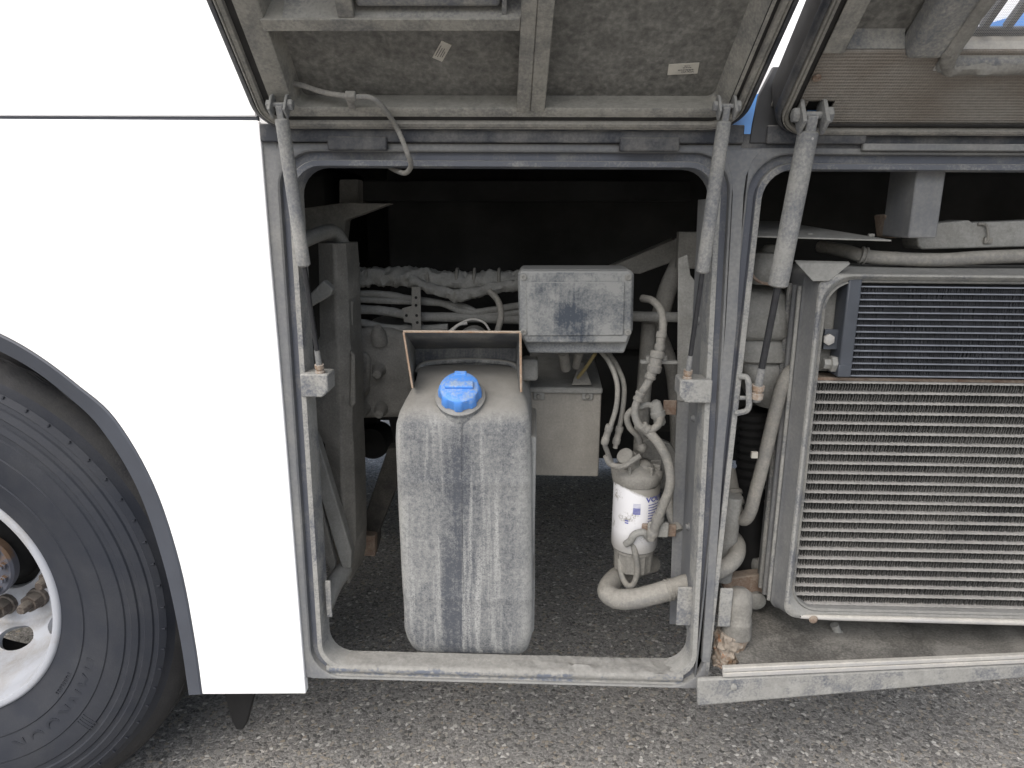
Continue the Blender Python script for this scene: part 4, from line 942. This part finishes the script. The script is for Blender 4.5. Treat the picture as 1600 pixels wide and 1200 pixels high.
# wiring
root = thing('wiring_harness', 'thick lumpy taped wiring bundle crossing behind the tank hood', 'wiring', P(680, 435, .5))
b = MB(); b.tube([P(530, 432, .46), P(580, 432, .46), P(640, 432, .46), P(700, 438, .46), P(760, 440, .46), P(830, 436, .46)], [.022, .023, .024, .022, .023, .022], 20, 24, lump=.4); b.build('main_bundle', M_dust, root)
b = MB(); b.tube([P(640, 436, .44), P(690, 456, .44), P(720, 462, .44), P(770, 450, .44), P(830, 442, .44)], .014, 14, 18, lump=.45); b.build('side_bundle', M_dust, root)
for pts, r in (([(530, 458), (600, 460), (640, 467), (690, 474), (730, 488), (770, 484), (830, 474)], .009), ([(530, 466), (600, 470), (660, 472), (720, 478), (760, 492), (830, 486)], .008), ([(530, 482), (600, 486), (650, 494), (720, 496), (830, 500)], .012), ([(530, 502), (570, 505), (600, 512), (650, 514), (700, 512)], .010)):
    b = MB(); b.tube([P(x, y, .48) for x, y in pts], r, 10, 8, lump=.12); b.build('cable', M_dust, root)
for x in (575, 618, 670, 715, 742, 780):
    b = MB(); b.lathe(P(x, 434, .46) - Vector((.004, 0, 0)), (1, 0, .02), [(.022, 0), (.0248, .002), (.0248, .006), (.022, .008)], 18); b.build('cable_tie', M_dust2, root)
root = thing('perforated_strip', 'flat steel strip with round holes hanging below the wiring', 'bracket', P(652, 515, .42))
b = MB(); b.prism([P(x, y, .42) for x, y in ((643, 448), (657, 448), (658, 516), (645, 516), (643, 505), (631, 503), (628, 482), (643, 478))], (0, .004, 0)); st = b.build('strip', M_dust2, root, bevel=.001)
for x, y in ((650, 465), (650, 477), (651, 493), (652, 504), (635, 493)):
    b = MB(); b.lathe(P(x, y, .4195), (0, -1, 0), [(.0036, -.004), (.0036, .0004)], 12); b.build('hole', M_dark, st)
hose('short curved hose between wiring and hood', [(765, 455, .4), (778, 470, .38), (783, 494, .36), (776, 522, .36)], .0075)
root = thing('clamp_drum', 'round pale drum with wire clip above the hood', 'drum', P(735, 525, .36))
b = MB(); b.lathe(P(738, 533, .36), (0, -1, .1), [(.034, -.06), (.034, 0), (.03, .008), (.012, .012), (0, .012)], 30); b.build('drum_shell', M_dust, root)
b = MB(); b.tube([P(700, 519, .33), P(718, 506, .33), P(738, 499, .33), P(756, 504, .33), P(765, 516, .33)], .0026, 8, 8); b.tube([P(704, 520, .33), P(716, 508, .33), P(730, 505, .33)], .0035, 8, 4); b.build('wire_clip', M_alu, root)
# gearbox casing
root = thing('axle_casing', 'dust caked casting with bolt heads behind the chassis post', 'casing', P(590, 655, .5))
b = MB(); cs = [(546, 520), (575, 512), (610, 514), (640, 524), (650, 560), (648, 640), (630, 654), (546, 656)]
b.prism([P(x, y, .45) for x, y in cs], (0, .25, 0)); b.build('casting', M_dust2, root, bevel=.02, seg=4)
b = MB(); b.prism([P(x, y, .44) for x, y in [(552, 560), (570, 548), (580, 560), (578, 600), (572, 618), (552, 622)]], (0, .05, 0)); b.lumps(.003, 30); b.build('boss_plate', M_dust2, root, bevel=.008, seg=3)
for i, (x, y) in enumerate(((564, 576), (593, 577), (568, 607), (569, 638), (596, 638), (556, 562))):
    b = MB(); b.lathe(P(x, y, .45), (.05, -1, -.12), [(.0185, -.01), (.0175, .006), (.0135, .012), (.0125, .036), (.010, .042), (.0, .044)], 14); b.lumps(.0022, 45); b.build('bolt_head', M_dust2, root)
b = MB(); b.lathe(P(592, 525, .44), (0, -.5, 1), [(.02, -.02), (.018, .01), (.008, .03)], 16); b.build('breather', M_dust2, root)
# far dark running gear and engine mass under the floor
root = thing('hanging_damper', 'black silhouette of a drum under the axle casting', 'damper', P(580, 705, 1.1))
b = MB(); b.lathe(P(582, 690, 1.1), (0, -1, .15), [(.03, -.1), (.062, -.09), (.062, .0), (.05, .03), (0, .035)], 28); b.build('drum', M_dark, root)
pxprism('hanger', [(556, 640), (590, 640), (588, 690), (558, 690)], 1.12, .06, M_dark, root)
pxprism('hanger', [(604, 640), (620, 640), (626, 700), (618, 706)], 1.0, .06, M_dark, root)
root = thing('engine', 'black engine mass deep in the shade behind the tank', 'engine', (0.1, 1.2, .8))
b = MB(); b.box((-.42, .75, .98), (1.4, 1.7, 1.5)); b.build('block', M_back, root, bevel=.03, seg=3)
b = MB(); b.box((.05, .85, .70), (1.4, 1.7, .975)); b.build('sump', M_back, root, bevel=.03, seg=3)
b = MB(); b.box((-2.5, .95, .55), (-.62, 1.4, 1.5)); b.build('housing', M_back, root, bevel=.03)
# ------------------------------------------------------------------ right bay: radiator pack
def radiator():
    YF = .03
    x0o = P(1228, 700, YF).x - .006; x0i = P(1269, 700, YF + .01).x
    zt_o, zt_i = P(1400, 413, YF).z, P(1400, 444, YF).z; zb_o, zb_i = P(1300, 979, YF).z, P(1300, 959, YF).z
    x1 = x0i + .8
    root = thing('radiator', 'large finned cooler in a dusty grey steel surround', 'radiator', (x0i + .4, .1, zb_o))
    ow = x0i - x0o
    def ring(o, y, r): return [Vector((x, y, z)) for x, z in rrect(x0i - o, x1 + o, zb_i - o * .6, zt_i + o * .75, r, 8)]
    b = MB(); b.loft([ring(.0, .05, .05), ring(.003, .043, .052), ring(.006, .047, .053), ring(.009, .042, .054), ring(.014, .034, .055), ring(.018, .030, .055), ring(.022, .031, .04), ring(.0235, .035, .03)]); b.build('surround', M_lip, root, smooth=35)
    b = MB(); b.loft([ring(0, .085, .05), ring(0, .05, .05)]); b.loft([ring(.0235, .035, .03), ring(.030, .075, .02), ring(.034, .08, .02), ring(.036, .17, .02)]); b.build('surround_flank', M_frame, root, smooth=35)
    # beads on the flank of the surround
    ow = .0345
    for i, (Y, r) in enumerate(((.088, .004), (.112, .006), (.14, .006))):
        b = MB(); b.tube([Vector((x0i - ow - .002, Y, zb_i - .005)), Vector((x0i - ow - .002, Y, (zb_i + zt_i) / 2)), Vector((x0i - ow - .002, Y, zt_i - .01))], r, 10, 12, lump=.06); b.build('flank_bead', M_lip if i != 1 else M_frame, root)
    b = MB(); b.prism([P(1243, 410, .04), P(1330, 412, .04), P(1296, 440, .026), P(1270, 440, .026)], (0, .01, .004)); b.build('corner_gusset', M_dust, root, bevel=.002)
    b = MB(); b.tube([Vector((x0i + .02, .033, zb_i - .0085)), Vector((x0i + .08, .032, zb_i - .0095)), Vector((x1, .031, zb_i - .010))], [.001, .006, .0065], 10, 6); b.build('lower_bead', M_alu, root)
    b = MB(); b.lathe(P(1271, 968, .026), (0, -1, 0), [(.009, 0), (.007, .003), (.003, .0045)], 14); b.build('rusty_rivet', M_rust, root)
    # charge cooler core
    zc_t, zc_b = P(1400, 597, .07).z, zb_i + .003
    n = 23; step = (zc_t - zc_b) / n; xs, xe = x0i - .004, x0i + .62; yc = .062
    b = MB(); b.box((xs, yc + .05, zc_b - .01), (xe, yc + .055, zc_t + .02)); b.build('core_back', M_dark, root)
    mesh = None
    for i in range(n + 1):
        z = zc_b + i * step
        if mesh is None:
            b = MB(); L = xe - xs
            nseg = 130; h = .0019
            vs = []; fs = []
            for s in range(nseg + 1):
                x = xs + L * s / nseg; d = .0006 * math.sin(s * 2.4)
                vs += [(x, yc, z - h - d), (x, yc, z + h + d * .3), (x, yc + .04, z + h), (x, yc + .04, z - h)]
            for s in range(nseg):
                for q in range(4): fs.append((s * 4 + q, s * 4 + (q + 1) % 4, s * 4 + 4 + (q + 1) % 4, s * 4 + 4 + q))
            b.add(vs, fs); o = b.build('cooling_tube', M_tubebar, root, bevel=0, smooth=30); mesh = o; z00 = z
        else:
            o = mesh.copy(); col.objects.link(o); o.parent = root; o.location = mesh.location + Vector((0, 0, z - z00))
    def fins(name, xs, xe, z0, n, step, hb, yc, dep, pitch, mat):
        b = MB(); vs = []; fs = []
        for i in range(n):
            zl = z0 + i * step + hb; zh = z0 + (i + 1) * step - hb; k = int((xe - xs) / pitch); ph = random.random() * pitch
            for s in range(k):
                x = xs + ph * .5 + s * pitch; jx = random.uniform(-.1, .1) * pitch; y_ = yc + random.uniform(0, .003)
                q = len(vs)
                vs += [(x + jx, y_, zl), (x + pitch * .55 + jx, y_ + .001, (zl + zh) / 2), (x + pitch * .30 + jx, y_, zh), (x + jx + pitch * .35, y_ + dep, zl), (x + pitch * .9 + jx, y_ + dep, (zl + zh) / 2), (x + pitch * .65 + jx, y_ + dep, zh)]
                vs += [(x + jx + pitch * .3, y_, zl), (x + pitch * .82 + jx, y_ + .001, (zl + zh) / 2), (x + pitch * .6 + jx, y_, zh)]
                fs += [(q, q + 3, q + 4, q + 1), (q + 1, q + 4, q + 5, q + 2), (q, q + 1, q + 7, q + 6), (q + 1, q + 2, q + 8, q + 7)]
        b.add(vs, fs); o = b.build(name, mat, root if name == 'cooling_fins' else oc, smooth=0); o['kind'] = 'stuff'
    fins('cooling_fins', xs, xe - .02, zc_b, n, step, .0021, yc + .004, .02, .0052, M_fin)
    # oil cooler in front of the upper half
    oc = thing('oil_cooler', 'black finned oil cooler above the larger dusty core', 'cooler', (x0i + .4, .06, P(1400, 588, .05).z))
    a, c = P(1330, 588, .045), P(1330, 448, .045)
    xo = P(1338, 520, .045).x; xo1 = xo + .55; no = 14; so = (c.z - a.z) / no; yo = .05
    xh0 = P(1316, 520, .045).x
    b = MB(); b.box((xh0, yo - .008, a.z + .002), (xo - .001, yo + .04, c.z + .02)); b.build('header', M_oilhead, oc, bevel=.003)
    b = MB(); b.box((xh0 - .001, yo - .009, a.z - .001), (xo - .002, yo + .04, a.z + .0235)); b.build('header_cap', M_oilhead, oc, bevel=.002)
    b = MB(); b.box((xo, yo + .03, a.z), (xo1, yo + .034, c.z + .02)); b.build('core_back', M_oilfin, oc)
    first = None
    for i in range(no + 1):
        z = a.z + i * so
        if first is None:
            b = MB(); b.box((xo, yo, z - .0011), (xo1, yo + .03, z + .0011)); first = b.build('cooling_tube', M_oilbar, oc); zf = z
        else:
            o = first.copy(); col.objects.link(o); o.parent = oc; o.location = first.location + Vector((0, 0, z - zf))
    fins('oil_cooler_fins', xo, xo1, a.z, no, so, .0011, yo + .002, .012, .0036, M_oilfin)
    b = MB(); b.lathe(P(1286, 568, .06), (1, 0, 0), [(.010, 0), (.010, .012), (.016, .013), (.016, .024), (.012, .026), (.012, .036)], 6); b.build('pipe_union', M_dust, oc, smooth=20)
    b = MB(); b.box(P(1286, 546, .062), P(1310, 514, .07)); b.build('mount_tab', M_oilhead, oc, bevel=.001)
    b = MB(); b.hexnut(P(1294, 530, .061), (0, -1, 0), .011, .007); b.build('mount_nut', M_alu, oc)
    b = MB(); b.lathe(Vector((P(1300, 480, .09).x, .12, P(1300, 500, .09).z)), (0, 0, 1), [(.03, -.1), (.03, .06)], 20); b.build('side_tank', M_dust, root)
    b = MB(); b.box((x0i - .004, .066, zc_t + .0025), (x1, .11, zc_t + .008)); b.build('core_rail', M_rust, root)
radiator()

def right_bay():
    root = thing('shelf_plate', 'flat pale dusty shelf behind the thick strut top', 'shelf', P(1280, 370, .05))
    z = P(1300, 374, .03).z; zk = P(1280, 348, .34).z
    x0, x1 = P(1172, 372, .04).x, P(1393, 376, .03).x
    b = MB(); b.hexa([(x0, .05, z + .002), (x1, .03, z - .003), (x1 - .1, .34, zk), (x0, .34, zk), (x0, .05, z + .005), (x1, .03, z), (x1 - .1, .34, zk + .003), (x0, .34, zk + .003)]); b.build('shelf_sheet', M_dust, root, bevel=.001)
    for px in (1180, 1266, 1362):
        p = P(px, 362, .09); b = MB(); b.hexnut(Vector((p.x, .09, z + .004)), (0, 0, 1), .006, .005); b.build('shelf_bolt', M_dust, root)
    root = thing('hanging_bracket', 'square grey box bracket hanging from the head rail', 'bracket', P(1440, 372, .05))
    b = MB(); b.box(P(1419, 372, .03), P(1480, 258, .03) + Vector((0, .1, 0))); b.build('bracket_box', M_frame, root, bevel=.003)
    pxprism('bracket_side', [(1408, 272), (1422, 268), (1420, 370), (1404, 372)], .1, .04, M_dust2, root)
    pxprism('bracket_side', [(1384, 336), (1400, 334), (1404, 372), (1388, 372)], .12, .05, M_rust, root)
    root = thing('wiring_channel', 'long pale cable tray with clip right of hanging bracket', 'tray', P(1520, 380, .12))
    pxprism('tray_rail', [(1432, 352), (1516, 344), (1518, 348), (1660, 342), (1660, 384), (1440, 390), (1434, 384)], .1, .06, M_dust, root)
    b = MB(); b.tube([P(1528, 350, .098), P(1541, 352, .094), P(1544, 372, .094), P(1540, 380, .096)], .0028, 8, 5); b.box(P(1538, 380, .094), P(1549, 371, .1)); b.build('cable_clip', M_dust2, root)
    hose('grey hose lying along the top of the radiator surround', [(1282, 385, .2), (1320, 392, .14), (1350, 400, .1), (1400, 404, .085), (1470, 406, .08), (1540, 402, .08), (1660, 398, .08)], .0125, mat=M_hose, fit=[((1344, 398, .1), (1354, 400, .098), .0165)])
    root = thing('expansion_bottle', 'dusty moulded plastic duct behind the thick strut', 'duct', P(1200, 600, .2))
    loops = []
    for (xl, xr, y, Yc) in ((1158, 1236, 450, .29), (1148, 1242, 462, .262), (1144, 1246, 490, .25), (1143, 1248, 524, .248), (1144, 1247, 530, .252), (1147, 1245, 534, .262), (1146, 1246, 539, .256), (1148, 1247, 556, .25), (1151, 1246, 566, .25), (1157, 1244, 572, .262), (1162, 1244, 578, .256), (1172, 1243, 600, .256), (1184, 1242, 622, .262), (1196, 1240, 645, .272)):
        a, c = P(xl, y, .13), P(xr, y, .13); loops.append([Vector((x, yy, a.z)) for x, yy in rrect(a.x, c.x, .13 + (Yc - .25) * 1.2, .3, .04, 6)])
    b = MB(); b.loft(loops, True, True, True); b.build('duct_shell', M_dust, root, smooth=50)
    root = thing('filler_canister', 'round dusty canister under the shelf behind strut', 'canister', P(1200, 440, .2))
    b = MB(); b.lathe(P(1199, 443, .15), (0, 0, 1), [(.038, 0), (.04, .006), (.04, .045), (.037, .05), (.037, .06), (.02, .062), (.012, .075), (0, .076)], 28); b.build('canister_body', M_dust, root, smooth=40)
    b = MB(); b.tube([P(1170, 400, .12), P(1173, 425, .105), P(1186, 440, .1), P(1208, 445, .1)], .003, 8, 6); b.build('rusty_clip', M_rust, root)
    hose('long grey hose running down left of radiator with white clip', [(1262, 562, .14), (1246, 572, .11), (1228, 590, .1), (1216, 625, .1), (1205, 670, .1), (1192, 725, .1), (1180, 770, .1), (1172, 800, .105), (1162, 812, .12), (1152, 800, .15), (1146, 770, .18), (1140, 735, .22)], .0135, seg=14, fit=[((1150, 790, .16), (1145, 765, .18), .019)])
    b = MB(); b.box(P(1174, 716, .085), P(1183, 705, .092)); o = b.build('hose_clip', M_label, bpy.data.objects[-1] if False else root)
    hose('ribbed black hose in shade behind the long grey hose', [(1178, 640, .24), (1176, 700, .24), (1172, 770, .24), (1172, 900, .24)], .035, mat=M_dark, ribs=.14, sub=10)
    hose('thick bent grey hose emerging right of the centre post', [(1108, 900, .07), (1130, 888, .07), (1148, 872, .09), (1152, 852, .14), (1142, 838, .2), (1124, 830, .26)], .0175, seg=14)
    root = thing('support_tube', 'upright dusty tube just right of the centre post', 'pipe', P(1133, 900, .14))
    b = MB(); b.cyl(P(1128, 905, .13), P(1146, 775, .13), .02, 16); b.build('tube', M_dust, root)
    # corroded pipe stub
    root = thing('corroded_pipe_stub', 'flaking rust brown pipe stub beside the centre post', 'pipe', P(1140, 1045, .05))
    p = P(1150, 985, .035)
    b = MB(); b.lathe(p, (0, 0, 1), [(.03, -.01), (.029, .02), (.0295, .028), (.028, .03), (.0285, .05), (.0275, .07), (.024, .084), (.014, .093), (0, .096)], 28); b.lumps(.003, 60); b.build('pipe_end', M_dust2, root, smooth=50)
    b = MB(); rows = []
    for k in range(16):
        t = k / 15; z_ = p.z - .0 - t * .075
        rows.append([Vector((p.x - .006 - .012 * t + math.cos(a) * (.032 - .008 * t) * (1 + .3 * noise.noise(Vector((math.cos(a) * 3, math.sin(a) * 3, t * 5)))), p.y + math.sin(a) * .028 * (1 + .25 * noise.noise(Vector((math.cos(a) * 4, math.sin(a) * 4, t * 7 + 9)))), z_)) for a in [2 * math.pi * i / 36 for i in range(36)]])
    b.loft(rows, True, True, True); b.lumps(.004, 70); b.build('rust_flakes', dusty('flaking_rust_scale', (.2, .115, .06), (.27, .235, .195), amt=.66, sc_=26, fine=.4, soft=.1, bump=.9, rust=.05), root, smooth=20)
    root = thing('engine_bracket', 'dusty lug bracket low behind the corroded pipe stub', 'bracket', P(1180, 930, .2))
    pxprism('bracket_plate', [(1130, 905), (1195, 897), (1190, 945), (1180, 950), (1160, 920), (1130, 920)], .16, .03, M_rust, root)
    b = MB(); b.lathe(P(1183, 940, .15), (0, -1, 0), [(.02, -.05), (.02, 0), (.01, .006)], 14); b.lathe(P(1180, 885, .2), (-1, -.4, 0), [(.018, -.06), (.018, .0), (.008, .004)], 14); b.build('bracket_lug', M_dust, root)
    # lower skirt with its dusty tray
    fl, fr = -.05, .03
    root = thing('skirt_panel', 'dirty hinged lower skirt with tray below the radiator', 'panel', P(1340, 1095, -.02))
    T = lambda px, y: fl + (fr - fl) * (px - 1090) / 510
    xa, xb = 1124, 1700
    def line(px, a, c): return a + (c - a) * (px - 1090) / 510
    f = [P(px, line(px, 1057, 1030), T(px, 0)) for px in (1090, 1700)]
    # tray
    b = MB(); q0, q1 = P(1158, line(1158, 1046, 1024), T(1158, 0) + .004), P(1700, line(1700, 1046, 1024), T(1700, 0) + .004)
    k0, k1 = Vector((q0.x, .42, q0.z + .02)), Vector((q1.x, .42, q0.z + .02))
    vs = []; nx, ny = 60, 14
    for j in range(ny + 1):
        for i in range(nx + 1):
            s, t = i / nx, j / ny; p_ = q0.lerp(q1, s).lerp(k0.lerp(k1, s), t); p_.z += .003 * noise.noise(p_ * 25) + .002 * noise.noise(p_ * 70) - .006 * math.sin(t * math.pi); vs.append(p_)
    b.add(vs, [(j * (nx + 1) + i, j * (nx + 1) + i + 1, (j + 1) * (nx + 1) + i + 1, (j + 1) * (nx + 1) + i) for j in range(ny) for i in range(nx)]); b.build('tray', dusty('grimy_tray', (.075, .072, .066), (.2, .193, .175), amt=.55, sc_=9, fine=.6, soft=.15, bump=.7, up=0), root, smooth=60)
    def strip(name, y0a, y0b, y1a, y1b, dy, th, mat, x_a, x_b, bev=.002):
        p = [P(x_a, line(x_a, y0a, y0b), T(x_a, 0) + dy), P(x_b, line(x_b, y0a, y0b), T(x_b, 0) + dy), P(x_b, line(x_b, y1a, y1b), T(x_b, 0) + dy), P(x_a, line(x_a, y1a, y1b), T(x_a, 0) + dy)]
        b = MB(); b.hexa(p + [v + Vector((0, th, 0)) for v in p]); return b.build(name, mat, root, bevel=bev)
    strip('trim_strip', 1046, 1024, 1053, 1030, -.004, .012, M_alu, 1130, 1700)
    strip('trim_strip', 1053.6, 1030.6, 1061, 1037, -.003, .012, M_alu, 1130, 1700)
    strip('skirt_face', 1062, 1038, 1104, 1060, .001, .012, M_lip, 1090, 1700, .004)
    b = MB(); b.lathe(P(1146, 1073, T(1146, 0)), (0, -1, 0), [(.007, -.002), (.0065, .003), (.004, .0045)], 12); b.build('skirt_bolt', M_dust, root)
    root = thing('drain_nipple', 'short pale drain tube poking below the radiator', 'tube', P(1310, 1000, .1))
    b = MB(); b.lathe(P(1306, 982, .1), P(1316, 1006, .1) - P(1306, 982, .1), [(.009, -.01), (.009, .01), (.011, .011), (.012, .03), (.009, .032)], 14); b.build('nipple', M_dust, root)
right_bay()
